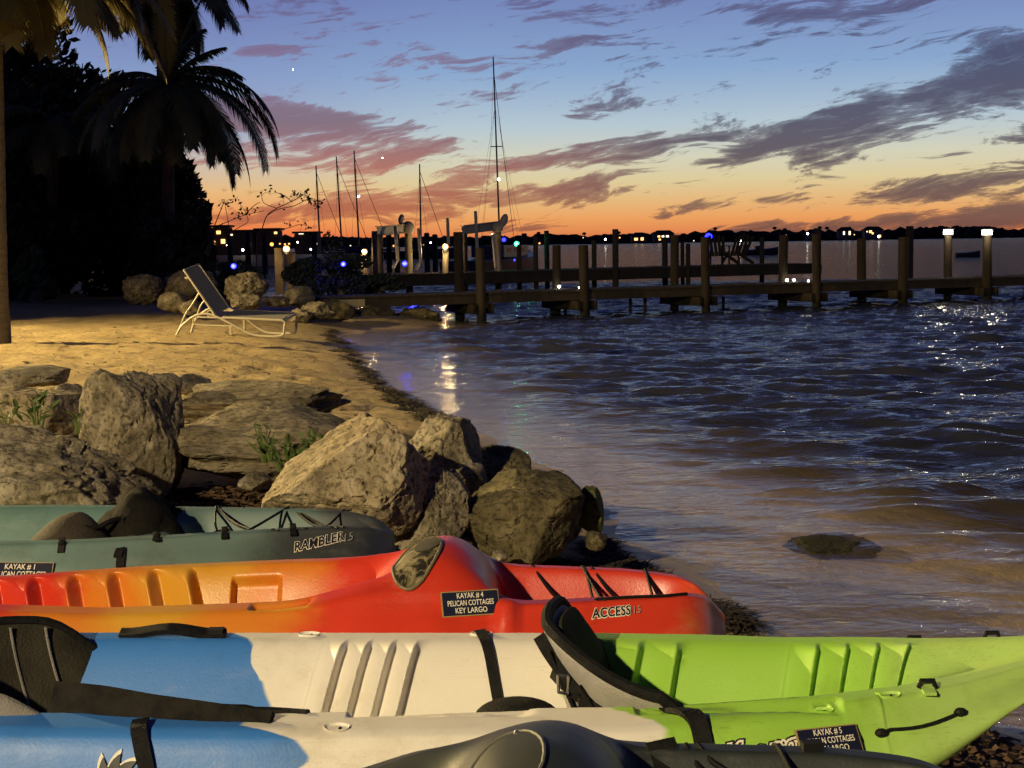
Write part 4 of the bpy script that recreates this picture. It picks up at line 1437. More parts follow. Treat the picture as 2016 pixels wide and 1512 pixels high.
w_te = [(-2.9, .02), (-2.7, .13), (-2.3, .24), (-1.8, .30), (-1.2, .335), (-.5, .345), (-.2, .325), (0, .285), (.2, .24), (.4, .202), (.56, .165), (.65, .125), (.70, .085), (.73, .04), (.745, .012)]
fl_te = [(-2.9, 0), (-2.3, .03), (-.6, .045), (-.1, .085), (.2, .12), (.5, .125), (.64, .10), (.71, .065), (.745, .01)]
zr_te = [(-2.9, .42), (-1.8, .37), (-1.0, .343), (-.4, .340), (0, .340), (.3, .345), (.55, .345), (.68, .33), (.745, .29)]
zk_te = [(-2.9, .3), (-2.4, .06), (-1.6, 0), (.2, 0), (.45, .03), (.6, .08), (.70, .14), (.745, .20)]
dep_te = [(-2.9, 0), (-2.3, .04), (-1.7, .19), (-.30, .17), (-.20, .10), (-.12, .03), (-.02, .02), (.03, .03), (.075, .15), (.5, .14), (.6, .08), (.68, .02), (.745, 0)]


def teal_side(X, Y, Z, k):
    nearm = np.arange(X.shape[1])[None, :] < k
    zc2 = 0.115 + np.maximum(X - 0.2, 0) * 0.20
    ch = sst(Z, zc2 - 0.014, zc2 + 0.002)
    return X, Y + np.where(nearm, 0.022 * (1 - ch) * sst(X, 0.15, 0.35) * (1 - sst(X, .66, .74)), 0), Z


TX, TY = -1.145, 4.66
teal = thing('kayak', 'dusty teal sit on top kayak with dark slate stern and crumpled black seat', 'kayak', (TX, TY, GZ), R(-1.5))
teal_s = Shell(-2.9, .745, w_te, zr_te, zr_te, zk_te, dep_te, [(-3, .05), (.745, .04)], [(-3, .07), (.745, .045)], [(-3, .17), (-.2, .16), (.1, .09), (.745, .07)], None, teal_feat, 420, teal_side, (), fl_te)
teal_s.build(plastic('teal_slate_plastic', teal_col, 0.48, 0.35), teal)
for off, m_, lf in ((0.0016, print_white, 0.003), (-0.0002, print_black, 0.0045)):
    vs, fs = text_mesh('RAMBLER', 0.034, 0.05, off, 1.05, bold=0.0008)
    q_ = teal_s.pix(teal, 627, 1069)
    on_side(teal_s, vs, fs, q_.x, q_.z, R(8), 'model_lettering', m_, teal, lf)
vs, fs = text_mesh('11.5', 0.030, 0.05, 0.0, 0.85)
q_ = teal_s.pix(teal, 680, 1061)
on_side(teal_s, vs, fs, q_.x, q_.z, R(8), 'model_lettering', print_grey, teal, 0.0045)
q_ = teal_s.pix(teal, 40, 1133)
name_board(teal_s, teal, q_.x, q_.z, R(-1), 0.20, 0.080, ['KAYAK # 1', 'PELICAN COTTAGES', 'KEY LARGO'])
K = lambda x, y, l=0.004: teal_s.top(x, y, l)[0]
cords(teal_s, teal, [[K(.10, .25), (.20, .08, .318), (.32, -.08, .318), K(.40, -.19)], [K(.10, .245), (.22, .05, .312), (.36, -.08, .318), K(.45, -.175)],
                     [K(.10, .24), (.14, .06, .31), K(.20, -.03, .01), K(.24, -.222)], [K(.14, -.18, .01), (.18, .06, .30), (.20, -.08, .29), K(.23, -.222)],
                     [K(.23, -.222), (.26, -.08, .315), K(.36, .20)], [K(.36, .20), (.37, .0, .31), K(.38, -.19)], [K(.37, .20), (.48, .02, .318), K(.58, -.145)],
                     [K(.37, .20), (.50, .04, .318), K(.60, -.135)], [K(.48, -.172), (.52, -.04, .32), K(.56, .155)], [K(.56, .155), K(.56, .08, .02), K(.56, -.15)]], 0.0042)
for x, y in ((.235, -.222), (.445, -.182), (.03, -.265), (-.25, -.325)):
    p, nn = teal_s.top(x, y, 0.004)
    pe = MB().box(p, (0.05, 0.02, 0.008), nn.to_track_quat('Z', 'X').to_matrix()).build('pad_eye', black_rubber, teal)
    MB().ell(p + Vector((.0, 0, .008)), (.012, .008, .009), 8, 6).build('pad_eye_hook', black_web, pe)


def crumple(P, amp, sc, seed):
    P = np.asarray(P)
    d = np.stack([vnoise(P.reshape(-1, 3) * sc + 11 * i, seed + i) for i in range(3)], 1).reshape(P.shape)
    return P + amp * d


seat_black = simple('seat_black', (0.005, 0.005, 0.005), 0.9, (0.016, 0.013, 0.010), 12, 0.5, 120, spec=0.1)


def fold_seat(u, v):
    arch = max(0.0, 1 - abs(u + .12 * v) ** 3.2)
    z = 0.165 + (0.238 - 0.03 * v) * arch ** 0.6 * sst(v, 0, 0.45) + 0.03 * math.sin(u * 5 + v * 3)
    p = np.array([-0.035 + 0.155 * u + 0.035 * (1 - v), -0.19 + 0.44 * v, z])
    return crumple(crumple(p[None, :], 0.024, 12, 3), 0.008, 34, 6)[0]


fs_, _, _ = seat_panel('seat_back', teal, lambda u, v: fold_seat(u, v) + np.array([-0.085, 0.0, 0.0]), seat_black, 34, 22, 0.03, 0.006)
fs_['label'] = 'crumpled black seat back folded down in the cockpit'
seat_panel('seat_flap', fs_, lambda u, v: crumple(np.array([[-.30 + .135 * u, -.24 + .18 * v, .275 + .085 * math.cos(u * 1.45) * (0.5 + v) - .02 * v]]), .006, 15, 8)[0], simple('brown_cover', (0.03, 0.022, 0.013), 0.85, (0.055, 0.042, 0.026), 9, 0.4, 90), 18, 8, 0.02, 0.01)
MB().tube(smooth_path([(-.24, -.14, .35), (-.21, -.12, .345), (-.17, -.08, .36), (-.14, -.04, .36)], 5), 0.009, 7).build('seat_strap', black_web, fs_)
dsx = [(-.10, .0, .30), (-.085, -.20, .325), teal_s.top(-.075, -.33, .006)[0], teal_s.side(-.070, .315, .006)[0], teal_s.side(-.062, .26, .005)[0], teal_s.side(-.058, .20, .005)[0], teal_s.side(-.055, .14, .005)[0]]
MB().ribbon(smooth_path(dsx, 4), (1, 0, 0), 0.026, 0.004).build('hanging_strap', black_web, fs_)

# ---------------------------------------------------------------- dark grey one nearest the camera
def dark_col(n, v, x, y, z):
    c = n.mix(n.noise(v, 5, 5, 0.65), (0.014, 0.018, 0.018, 1), (0.027, 0.033, 0.031, 1))
    sc = n.sstep(n.noise(n.mapping(v, (1, 4, 1), (0, 0, 0), (0, 0, .5)), 7, 4, 0.7), 0.66, 0.74)
    c = n.mix(n.math('MULTIPLY', sc, 0.35), c, (0.12, 0.10, 0.07, 1))
    tealish = n.sstep(n.math('ADD', x, n.math('MULTIPLY', n.noise(v, 5, 3), 0.25)), -0.30, -0.55)
    return n.mix(tealish, c, (0.05, 0.16, 0.13, 1))


drk = thing('kayak', 'dark charcoal kayak closest to the camera, its humped deck cut by the frame', 'kayak', (0.048, 2.13, GZ + 0.021), R(4.0))
drk_s = access_shell(None, [(a, b - .05 * (a < -.3) - .02 * (a < -.1) + .012 * (a > .1)) for a, b in zf_ac], [(a, b - .05 * (a < -.3)) for a, b in zn_ac], 0.90)
drk_s.build(plastic('charcoal_plastic', dark_col, 0.42, 0.3), drk)
dh, drim = oval_hatch(drk_s, drk, -0.075, -0.075, 0.062, 0.115, R(-8), simple('charcoal_lid', (0.024, 0.027, 0.022), 0.5, (0.038, 0.04, 0.03), 8), 'oval_hatch', 0.006)
MB().tube(drim + drim[:2], 0.003, 6).build('hatch_rim', simple('hatch_lip', (0.12, 0.12, 0.10), 0.5), dh)
p, nn = drk_s.top(-0.045, 0.03, 0.004)
MB().ell(p, (0.006, 0.006, 0.006), 10, 6).build('bolt', steel, drk)
K = lambda x, y, l=0.004: drk_s.top(x, y, l)[0]
cords(drk_s, drk, [[K(.25, .19), K(.27, .15, .012), (.31, .0, .32), K(.35, -.19)], [K(.27, .19), K(.30, .15, .012), (.40, .02, .32), K(.45, -.18)], [K(.40, .18), K(.405, .15, .01), (.42, -.05, .31), K(.43, -.18)]], 0.005)
MB().box(drk_s.top(.462, .168, .004)[0], (0.034, 0.022, 0.02)).build('cord_cleat', black_rubber, drk)
MB().ribbon(smooth_path([K(.205, .19, .01), (.235, .12, .305), (.28, .05, .255), (.33, -.06, .235)], 5), (1, .3, 0), 0.055, 0.006).build('deck_strap', black_web, drk)

# ================================================================== LOUNGE CHAIR
cream = simple('cream_metal', (0.34, 0.30, 0.22), 0.45)
sling = simple('grey_sling', (0.14, 0.135, 0.12), 0.8, (0.20, 0.19, 0.17), 40)
LC = Vector((-3.97, 20.05))
lc = thing('lounge_chair', 'cream tubular lounge chair with raised grey sling backrest on the sand', 'lounge chair', (LC.x, LC.y, gz1(LC.x, LC.y) - 0.005), R(-7))
lc.rotation_euler = (R(6.5), 0, R(-7))
k_ = 20.3 / F / math.cos(R(7))
PX = lambda x, y, s=0: Vector(((x - 459) * k_, 0.62 * s, max(0.018, (651 - y) * 20.3 / F) - (0.07 * s if y > 640 else 0)))
base = [(350, 651), (364, 627), (392, 607), (420, 604), (450, 616), (500, 643), (530, 652), (553, 652), (565, 645), (568, 632), (568, 619), (540, 616), (446, 611)]
for s in (0, 1):
    MB().tube(smooth_path([PX(x, y, s) for x, y in base], 5), 0.018, 8).build('side_frame', cream, lc, True)
    MB().tube([PX(432, 606, s), PX(377, 517, s)], 0.017, 8).build('back_rail', cream, lc, True)
    MB().tube(smooth_path([PX(404, 562, s), PX(388, 585, s), PX(372, 606, s), PX(352, 648, s)], 5), 0.012, 8).build('back_support', cream, lc, True)
    MB().tube(smooth_path([PX(466, 628, s), PX(400, 625, s), PX(388, 618, s), PX(396, 610, s), PX(446, 612, s)], 5), 0.012, 8).build('lower_rail', cream, lc, True)
    MB().bar(PX(462, 628, s), PX(461, 645, s), 0.03, 0.03, (0, 1, 0)).build('leg', cream, lc)
MB().tube([PX(568, 619, 0), PX(568, 619, 1)], 0.016, 8).build('front_bar', cream, lc, True)
MB().tube([PX(377, 517, 0), PX(377, 517, 1)], 0.014, 8).build('head_bar', cream, lc, True)
MB().tube([PX(386, 533, 0) + Vector((-.06, 0, 0)), PX(386, 533, 0)], 0.014, 8).build('hinge_stub', cream, lc)
MB().tube([PX(386, 533, 1) + Vector((-.06, 0, 0)), PX(386, 533, 1)], 0.014, 8).build('hinge_stub', cream, lc)
for a, b, nm in (((433, 605), (379, 520), 'back_sling'), ((446, 610), (564, 617), 'seat_sling')):
    p, q, p2, q2 = PX(*a, .04), PX(*b, .04), PX(*a, .96), PX(*b, .96)
    m_ = MB()
    t_ = Vector((0, 0, 0.008))
    m_.add([p, q, q2, p2, p + t_, q + t_, q2 + t_, p2 + t_], [(0, 1, 2, 3), (7, 6, 5, 4), (0, 4, 5, 1), (1, 5, 6, 2), (2, 6, 7, 3), (3, 7, 4, 0)])
    m_.build(nm, sling, lc)

# ================================================================== PALMS AND TREES
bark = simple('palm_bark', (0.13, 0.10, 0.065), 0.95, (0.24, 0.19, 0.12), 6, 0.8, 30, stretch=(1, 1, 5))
leaf_g = simple('frond_green', (0.035, 0.05, 0.012), 0.6, (0.075, 0.085, 0.02), 1.5)
leaf_lit = simple('frond_lit', (0.045, 0.04, 0.009), 0.6, (0.10, 0.078, 0.018), 1.2)  # lit fronds: the lamp's gold is painted into the leaf colour
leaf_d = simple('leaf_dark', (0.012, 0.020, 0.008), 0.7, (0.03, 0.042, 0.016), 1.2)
twig_m = simple('twig', (0.05, 0.035, 0.022), 0.9)


def frond(mb, base, az_, e0, e1, L, width=0.55, n=64, droop=0.9, rng=random):
    width *= 1.12
    p = Vector(base)
    pts = []
    for i in range(n + 1):
        t = i / n
        e = e0 + (e1 - e0) * t ** 0.82
        d = Vector((math.cos(az_) * math.cos(e), math.sin(az_) * math.cos(e), math.sin(e)))
        pts.append((p.copy(), d, t))
        p = p + d * (L / n)
    mb.tube([q[0] for q in pts[::3]], [0.030 * (1 - 0.85 * q[2]) for q in pts[::3]], 5, False)
    for q, d, t in pts[3:]:
        sd = d.cross(Vector((0, 0, 1)))
        sd = sd.normalized() if sd.length > 1e-3 else Vector((math.sin(az_), -math.cos(az_), 0))
        for s in (-1, 1):
            ll = width * (math.sin(math.pi * (0.12 + 0.84 * t)) ** 0.6) * rng.uniform(0.8, 1.15)
            dn = droop * rng.uniform(0.7, 1.3)
            a = (sd * s * 0.75 + d * 0.55 + Vector((0, 0, -0.15 * dn))).normalized()
            b = (sd * s * 0.35 + d * 0.45 + Vector((0, 0, -1.0 * dn))).normalized()
            m1 = q + a * ll * 0.5
            m2 = m1 + (a * 0.4 + b * 0.6).normalized() * ll * 0.5
            wv = d * 0.022
            mb.add([q - wv, q + wv, m1 + wv * 1.2, m1 - wv * 1.2, m2], [(0, 1, 2, 3), (3, 2, 4)])


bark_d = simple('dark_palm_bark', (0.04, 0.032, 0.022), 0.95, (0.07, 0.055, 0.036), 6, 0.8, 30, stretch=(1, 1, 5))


def palm(label, base, top, r0, fronds, m_leaf, group=None, name='palm_tree', lean=0.0, bk=None):
    root = thing(name, label, 'palm tree', base, 0, group)
    b, t = Vector(base), Vector(top) - Vector(base)
    n = 18
    path, rad = [], []
    for i in range(n + 1):
        u = i / n
        path.append(Vector((t.x * (u + lean * u * (1 - u)), t.y * u, t.z * u)))
        rad.append(r0 * (1.35 - 0.35 * min(1, u * 6)) * (1 - 0.25 * u) * (1 + 0.05 * (i % 2)))
    MB().tube(path, rad, 14).build('trunk', bk or bark, root, True, 60)
    for (a, e0, e1, L, wd, mm) in fronds:
        mb = MB()
        frond(mb, t, a, e0, e1, L, wd)
        mb.build('frond', mm or m_leaf, root)
    return root


# palm whose crown stands dark against the sunset
cB = aty(330, 168, 31.0)
bB = Vector((aty(330, 560, 31.0).x, 31.0, 0.35))
fr = []
for (a, e0, e1, L, wd) in ((8, 42, -78, 3.0, .7), (20, 34, -88, 3.3, .75), (-15, 18, -88, 3.3, .7), (-35, 8, -88, 3.1, .65), (12, -8, -88, 2.9, .65), (30, -20, -88, 2.7, .6), (35, 55, -30, 1.9, .5), (2, 60, 10, 1.5, .4), (-60, 10, -85, 2.4, .6), (-95, 0, -85, 2.5, .6), (-130, 15, -80, 2.6, .65),
                           (170, 28, -55, 2.5, .6), (185, 12, -75, 2.6, .6), (150, 40, -35, 2.4, .55), (120, 25, -60, 2.5, .6), (75, 30, -70, 2.5, .6), (60, 70, 30, 1.8, .35), (95, 84, 70, 2.3, .30), (-80, 82, 74, 2.2, .30),
                           (200, 78, 62, 2.2, .32), (20, 78, 58, 2.0, .3), (-30, 5, -88, 2.2, .6), (-20, -25, -88, 2.1, .55), (205, -10, -88, 2.3, .6), (45, -5, -88, 2.2, .6), (-70, -30, -88, 2.0, .55), (240, -5, -88, 2.3, .6), (10, 20, -60, 2.3, .5)):
    fr.append((R(a), R(e0), R(e1), L, wd, None))
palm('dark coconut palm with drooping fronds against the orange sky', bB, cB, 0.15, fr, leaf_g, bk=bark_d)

# palm whose lit trunk stands at the left edge, crown above the frame
bA = atz(2, 672, 0.36)
bA.z = gz1(bA.x, bA.y) - 0.03
tA = Vector((bA.x + 0.10, bA.y + 0.2, 5.35))
frA = []
for k in range(20):
    a = 360 / 20 * k + random.uniform(-8, 8)
    frA.append((R(a), R(random.uniform(-15, 60)), R(random.uniform(-85, -50)), random.uniform(2.1, 2.9), .6, None))
frA += [(R(-20), R(35), R(-88), 2.0, .55, leaf_lit), (R(-40), R(-20), R(-86), 1.9, .5, leaf_lit), (R(20), R(-5), R(-88), 2.2, .55, leaf_lit), (R(-65), R(0), R(-86), 2.2, .5, leaf_lit), (R(2), R(25), R(-80), 2.4, .6, leaf_lit)]
palm('lit palm trunk at the left edge with lamplit fronds hanging into view', bA, tA, 0.092, frA, leaf_lit, bk=simple('lit_palm_bark', (0.085, 0.065, 0.04), 0.95, (0.16, 0.125, 0.08), 6, 0.8, 30, stretch=(1, 1, 5)))
# a palm whose hanging fronds show at the top of the frame
tC2 = aty(322, -70, 36.5)
bC = Vector((aty(300, 300, 36.5).x, 36.5, 0.4))
frC = []
for k in range(18):
    a = 20 * k + random.uniform(-7, 7)
    frC.append((R(a), R(random.uniform(-10, 50)), R(random.uniform(-88, -60)), random.uniform(2.2, 3.0), .8, leaf_lit if k in (9, 10, 11, 13) else None))
frC += [(R(a_), R(-40 - 3 * j_), R(-90), 2.4, .7, None) for j_, a_ in enumerate((0, 40, 90, 140, 190, 240, 290, 330))]
bark_d = simple('dark_palm_bark', (0.04, 0.032, 0.022), 0.95, (0.07, 0.055, 0.036), 6, 0.8, 30, stretch=(1, 1, 5))
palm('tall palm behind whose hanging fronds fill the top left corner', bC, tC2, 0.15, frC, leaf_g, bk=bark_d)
cD = aty(105, 250, 33)
frD = [(R(20 * k + random.uniform(-7, 7)), R(random.uniform(-10, 60)), R(random.uniform(-88, -50)), random.uniform(2.0, 2.9), .65, None) for k in range(18)]
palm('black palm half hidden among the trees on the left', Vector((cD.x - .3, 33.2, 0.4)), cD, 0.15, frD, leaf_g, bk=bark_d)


def leaf_cloud(mb, c, rad, n, size, rng, flat=1.0):
    c = Vector(c)
    for _ in range(n):
        while True:
            d = Vector((rng.uniform(-1, 1), rng.uniform(-1, 1), rng.uniform(-1, 1)))
            if 0.05 < d.length < 1:
                break
        d = d * (d.length ** -0.35)
        p = c + Vector((d.x * rad[0], d.y * rad[1], d.z * rad[2]))
        nn = Vector((rng.gauss(0, 1), rng.gauss(0, 1), rng.gauss(0, 1))).normalized()
        u = nn.orthogonal().normalized()
        v = nn.cross(u)
        s = size * rng.uniform(0.6, 1.3)
        mb.add([p - u * s, p - v * s * .45, p + u * s, p + v * s * .45], [(0, 1, 2, 3)])


def tree(label, x0, x1, y0, y1, Y, n, size, m_leaf=leaf_d, name='broadleaf_tree', group='dark trees behind the beach', seed=0, dy=1.4, lobes=14):
    rng = random.Random(seed)
    a, b = aty(x0, y1, Y), aty(x1, y0, Y)
    cx, hw = (a.x + b.x) / 2, (b.x - a.x) / 2
    zt = b.z
    g = 0.38
    root = thing(name, label, 'tree', (cx, Y, g), 0, group)
    zb = max(a.z, g + 0.3) - g
    H = zt - g
    mb = MB()
    cr = []
    for k in range(lobes):
        lx = rng.uniform(-.66, .66) * hw
        lz = (H) * ((k + rng.random()) / lobes * .82 + .06)
        rr = (hw * rng.uniform(.40, .58), dy * rng.uniform(.4, .7), H * rng.uniform(.16, .26))
        lz = min(lz, H - rr[2])
        ly = rng.uniform(-.5, .5) * dy
        cr.append((lx, ly, lz))
        leaf_cloud(mb, (lx, ly, lz), rr, n // lobes, size, rng)
    mb.build('crown', m_leaf, root)
    tb = MB()
    tb.tube([(0, 0, -0.1), (0.05, 0, H * .3), (-.05, 0, H * .55)], [0.16, 0.11, 0.06], 9)
    for c in cr:
        tb.tube(smooth_path([(0.05, 0, H * .3), Vector((0, 0, H * .45)).lerp(Vector(c), .5), c], 4), [0.06 - 0.005 * i for i in range(9)], 6)
    tb.build('trunk', bark, root, True)
    return root


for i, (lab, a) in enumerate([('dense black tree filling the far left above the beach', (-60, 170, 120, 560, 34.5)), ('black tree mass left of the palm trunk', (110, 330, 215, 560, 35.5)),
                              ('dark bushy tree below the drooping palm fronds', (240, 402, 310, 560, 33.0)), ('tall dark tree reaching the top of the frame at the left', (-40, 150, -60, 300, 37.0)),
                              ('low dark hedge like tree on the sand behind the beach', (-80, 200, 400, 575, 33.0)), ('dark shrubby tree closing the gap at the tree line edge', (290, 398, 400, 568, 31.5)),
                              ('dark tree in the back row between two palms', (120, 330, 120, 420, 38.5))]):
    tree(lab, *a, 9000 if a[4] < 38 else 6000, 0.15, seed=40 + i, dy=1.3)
hedge_m = simple('shrub_leaf', (0.018, 0.026, 0.010), 0.7, (0.04, 0.05, 0.02), 2)
for i, (lab, a) in enumerate([('dark shrub on the bank between the two blue lights', (520, 640, 505, 600, 30.5)), ('dark shrub right of the low posts, under a blue light', (620, 725, 500, 598, 31.0)),
                              ('black shrub on the bank behind the lounge chair', (398, 530, 512, 590, 31.0)), ('low black bush at the landward end of the rear dock', (690, 800, 538, 606, 32.0)),
                              ('spindly bush rising above the bank in front of two masts', (636, 690, 452, 510, 34.0))]):
    tree(lab, *a, 2600 if i < 4 else 420, 0.055, hedge_m, 'shrub', 'shrubs on the bank', 70 + i, 1.0, 7)
gb = atz(70, 566, 0.4)
tree('faint green bush in the dark under the trees at the far left', 30, 110, 478, 545, 30.5, 500, 0.09, simple('green_leaf', (0.05, 0.09, 0.02), 0.6, (0.09, 0.14, 0.03), 3), 'shrub', 'shrubs on the bank', 91, 0.5, 5)

# bare saplings in front of the sunset
def sapling(label, base_px, limbs, Y, leaves, seed):
    rng = random.Random(seed)
    b = aty(*base_px, Y)
    root = thing('sapling', label, 'tree', (b.x, Y, 0.4), 0, 'sparse saplings on the bank')
    o = Vector((b.x, Y, 0.4))
    limb_pts = []
    for li, pts in enumerate(limbs):
        P_ = [aty(x, y, Y + 0.25 * math.sin(li * 2.3 + j)) - o for j, (x, y) in enumerate(pts)]
        if li == 0:
            P_ = [Vector((P_[0].x, 0, -0.1))] + P_
        sp_ = smooth_path(P_, 5)
        limb_pts += sp_
        r = 0.011 if li == 0 else 0.006
        MB().tube(sp_, [r * (1 - .6 * i / len(sp_)) + .003 for i in range(len(sp_))], 6).build('trunk' if li == 0 else 'branch', twig_m, root, True)
    mb = MB()
    for (x, y, n_) in leaves:
        c = aty(x, y, Y) - o
        nb = min(limb_pts, key=lambda q: (q - c).length)
        mb.tube(smooth_path([nb, nb.lerp(c, .5) + Vector((0, 0, .03)), c], 3), .0045, 5)
        for _ in range(max(2, n_ // 2)):
            e_ = c + Vector((rng.gauss(0, .05), rng.gauss(0, .04), rng.gauss(0, .045)))
            mb.tube([nb.lerp(c, .7), e_], .003, 4)
        for _ in range(n_):
            p = c + Vector((rng.gauss(0, .055), rng.gauss(0, .04), rng.gauss(0, .045)))
            d = Vector((rng.gauss(0, 1), rng.gauss(0, .5), rng.gauss(-.2, .7))).normalized()
            s = d.cross(Vector((0, 1, 0.2))).normalized()
            L = rng.uniform(.055, .10)
            mb.add([p, p + d * L * .5 + s * L * .24, p + d * L, p + d * L * .5 - s * L * .24], [(0, 1, 2, 3)])
    mb.build('foliage', leaf_d, root)


sapling('sparse sapling with forked bare twigs left of the masts', (408, 470), [[(410, 475), (422, 445), (434, 415), (440, 400)], [(420, 448), (450, 436), (480, 424), (520, 415)], [(430, 470), (470, 448), (488, 436), (484, 420)], [(455, 475), (448, 430), (441, 392)],
        [(480, 424), (500, 405), (512, 398)]], 29.0, [(437, 398, 7), (461, 392, 6), (470, 400, 3), (437, 442, 3), (468, 424, 7), (480, 412, 5), (490, 418, 5), (504, 414, 4), (448, 405, 3)], 5)
sapling('leafy twigged sapling reaching right towards the masts', (505, 474), [[(505, 478), (516, 450), (526, 424), (545, 410), (575, 396), (600, 382)], [(526, 424), (548, 412), (580, 405), (612, 390), (630, 402)], [(516, 452), (540, 455), (570, 448), (590, 442), (604, 444)],
        [(545, 410), (520, 400), (515, 385)], [(575, 398), (560, 385), (540, 378)], [(600, 384), (618, 396), (625, 412)]], 29.4,
        [(514, 384, 4), (532, 378, 5), (556, 388, 4), (578, 380, 6), (590, 386, 9), (600, 380, 8), (605, 390, 8), (620, 396, 6), (625, 408, 7), (570, 438, 5), (602, 443, 7), (560, 396, 3), (640, 392, 2)], 6)
MB_tw = None

# ================================================================== DOCKS
def pier_wood(n, bs):
    v = n.mapping(n.coord('Object'), (1, 1, 0.25))
    z = n.sep(n.coord('Object'))[2]
    c = n.ramp(n.noise(v, 5, 5, 0.65), [(0.3, (0.026, 0.019, 0.012)), (0.7, (0.058, 0.043, 0.028))])
    oi = n.n.new('ShaderNodeObjectInfo').outputs['Random']
    c = n.mix(n.math('MULTIPLY', oi, 0.6), c, n.mix(1.0, c, (0.45, 0.45, 0.45, 1), 'MULTIPLY'))
    tide = n.sstep(n.math('ADD', z, n.math('MULTIPLY', n.noise(v, 9, 3), 0.25)), 0.42, 0.22)
    c = n.mix(n.math('MULTIPLY', tide, 0.85), c, (0.008, 0.009, 0.006, 1))
    n.put(bs.inputs['Base Color'], c)
    bs.inputs['Roughness'].default_value = 0.9
    bs.inputs['Specular IOR Level'].default_value = 0.25
    n.put(bs.inputs['Normal'], n.bump(n.noise(n.mapping(n.coord('Object'), (1, 1, 0.12)), 40, 4), 0.7, 0.012))


pier_m = mat('pier_timber', pier_wood)
wood_w = simple('weathered_wood', (0.028, 0.021, 0.014), 0.9, (0.055, 0.041, 0.027), 5, 0.6, 40, stretch=(1, 1, 0.25))
wood_d = simple('dark_wet_wood', (0.018, 0.014, 0.010), 0.85, (0.036, 0.027, 0.018), 5, 0.6, 40, stretch=(1, 1, 0.25))
wood_p = simple('pale_wood', (0.30, 0.25, 0.15), 0.85, (0.42, 0.36, 0.23), 4, 0.5, 40, stretch=(1, 1, 0.25))
pvc = simple('white_pvc', (0.34, 0.32, 0.26), 0.5)
warm = glow('warm_bulb', (1.0, 0.42, 0.08), 2.6)
whitel = glow('white_bulb', (1.0, 0.90, 0.74), 20)
bluel = glow('blue_bulb', (0.012, 0.014, 1.0), 9)
greenl = glow('green_bulb', (0.02, 1.0, 0.25), 5)
lamp_case = simple('lamp_case', (0.03, 0.03, 0.03), 0.5)


def piling(root, x, y, z0, z1, r, m, lean=(0, 0), loc=Vector((0, 0, 0))):
    p = [Vector((x + lean[0] * t, y + lean[1] * t, z0 + (z1 - z0) * t)) - loc for t in (0, .25, .5, .75, 1)]
    p.append(p[-1] + Vector((0, 0, .015)))
    return MB().tube(p, [r * 1.04, r * 1.02, r, r * .99, r * .97, r * .85], 12).build('piling', m, root, True, 50)


A0 = Vector((-0.61, 27.93, 0))
dp = Vector((0.917, 0.400, 0)).normalized()
pp_ = Vector((-0.400, 0.917, 0)).normalized()
pier = thing('pier', 'low wooden pier on paired pilings crossing the water from the beach', 'pier', A0)
nearp = [(0.0, 945, 490), (2.27, 1147, 484), (5.10, 1375, 468), (7.90, 1575, 463), (10.2, 1760, 468), (12.66, 1942, 465), (15.4, 2140, 460)]
farp = [(0.05, 910, 458), (2.2, 1100, 484), (5.05, 1325, 464), (7.85, 1520, 464), (10.1, 1700, 470), (12.6, 1868, 464), (15.35, 2060, 460)]
DW = 1.18
piling_tops = {}
for i in range(7):
    for row, off in ((nearp, -0.12), (farp, DW)):
        s, px, py = row[i]
        q = A0 + dp * s + pp_ * off
        zt = aty(px, py, q.y).z
        ln = (random.uniform(-.05, .05), random.uniform(-.05, .05))
        piling(pier, q.x, q.y, -1.6, zt, random.uniform(.092, .112), pier_m, ln, A0)
        piling_tops[(i, off < 0)] = Vector((q.x + ln[0], q.y + ln[1], zt))
    a, b = dp * nearp[i][0] + pp_ * -0.20, dp * farp[i][0] + pp_ * (DW + .22)
    for e in (-0.19, 0.19):
        MB().bar(a + dp * e + Vector((0, 0, .22)), b + dp * e + Vector((0, 0, .22)), 0.06, 0.19).build('cap_beam', pier_m, pier)
S0, S1 = -3.05, 16.5
for off in (0.10, DW * .5, DW - .10):
    MB().bar(dp * S0 + pp_ * off + Vector((0, 0, .41)), dp * S1 + pp_ * off + Vector((0, 0, .41)), 0.07, 0.175).build('stringer', wood_w, pier)
pk = MB().box((0, 0, 0), (0.138, DW - 0.06, 0.035), Matrix.Rotation(math.atan2(dp.y, dp.x), 3, 'Z')).build('plank', wood_w, pier)
npk = int((S1 - S0) / 0.147)
for i in range(npk):
    o = pk if i == 0 else pk.copy()
    if i:
        link(o)
    o.location = dp * (S0 + .07 + i * 0.147) + pp_ * (DW / 2) + Vector((0, 0, .517 + random.uniform(-.004, .004)))
MB().bar(dp * -3.0 + pp_ * .03 + Vector((0, 0, .41)), dp * -2.35 + pp_ * .03 + Vector((0, 0, .41)), 0.05, 0.14).build('end_board', wood_p, pier)

# rear dock
B0, B1 = Vector((aty(660, 541, 37.6).x, 37.6, 0)), Vector((aty(1618, 517, 46.0).x, 46.0, 0))
db = (B1 - B0).normalized()
pb = Vector((-db.y, db.x, 0))
DB = (B1 - B0).length
dock = thing('dock', 'longer dark dock behind the pier with boat lifts and deck chairs', 'dock', B0)
ZD = 0.70
for off in (0.05, 1.0, 1.95):
    MB().bar(pb * off + Vector((0, 0, ZD - .19)), db * DB + pb * off + Vector((0, 0, ZD - .19)), 0.10, 0.28).build('stringer', wood_d, dock)
pk = MB().box((0, 0, 0), (0.142, 2.06, 0.04), Matrix.Rotation(math.atan2(db.y, db.x), 3, 'Z')).build('plank', wood_w, dock)
for i in range(int(DB / 0.15)):
    o = pk if i == 0 else pk.copy()
    if i:
        link(o)
    o.location = db * (.08 + i * 0.15) + pb * 1.0 + Vector((0, 0, ZD - .022 + random.uniform(-.004, .004)))


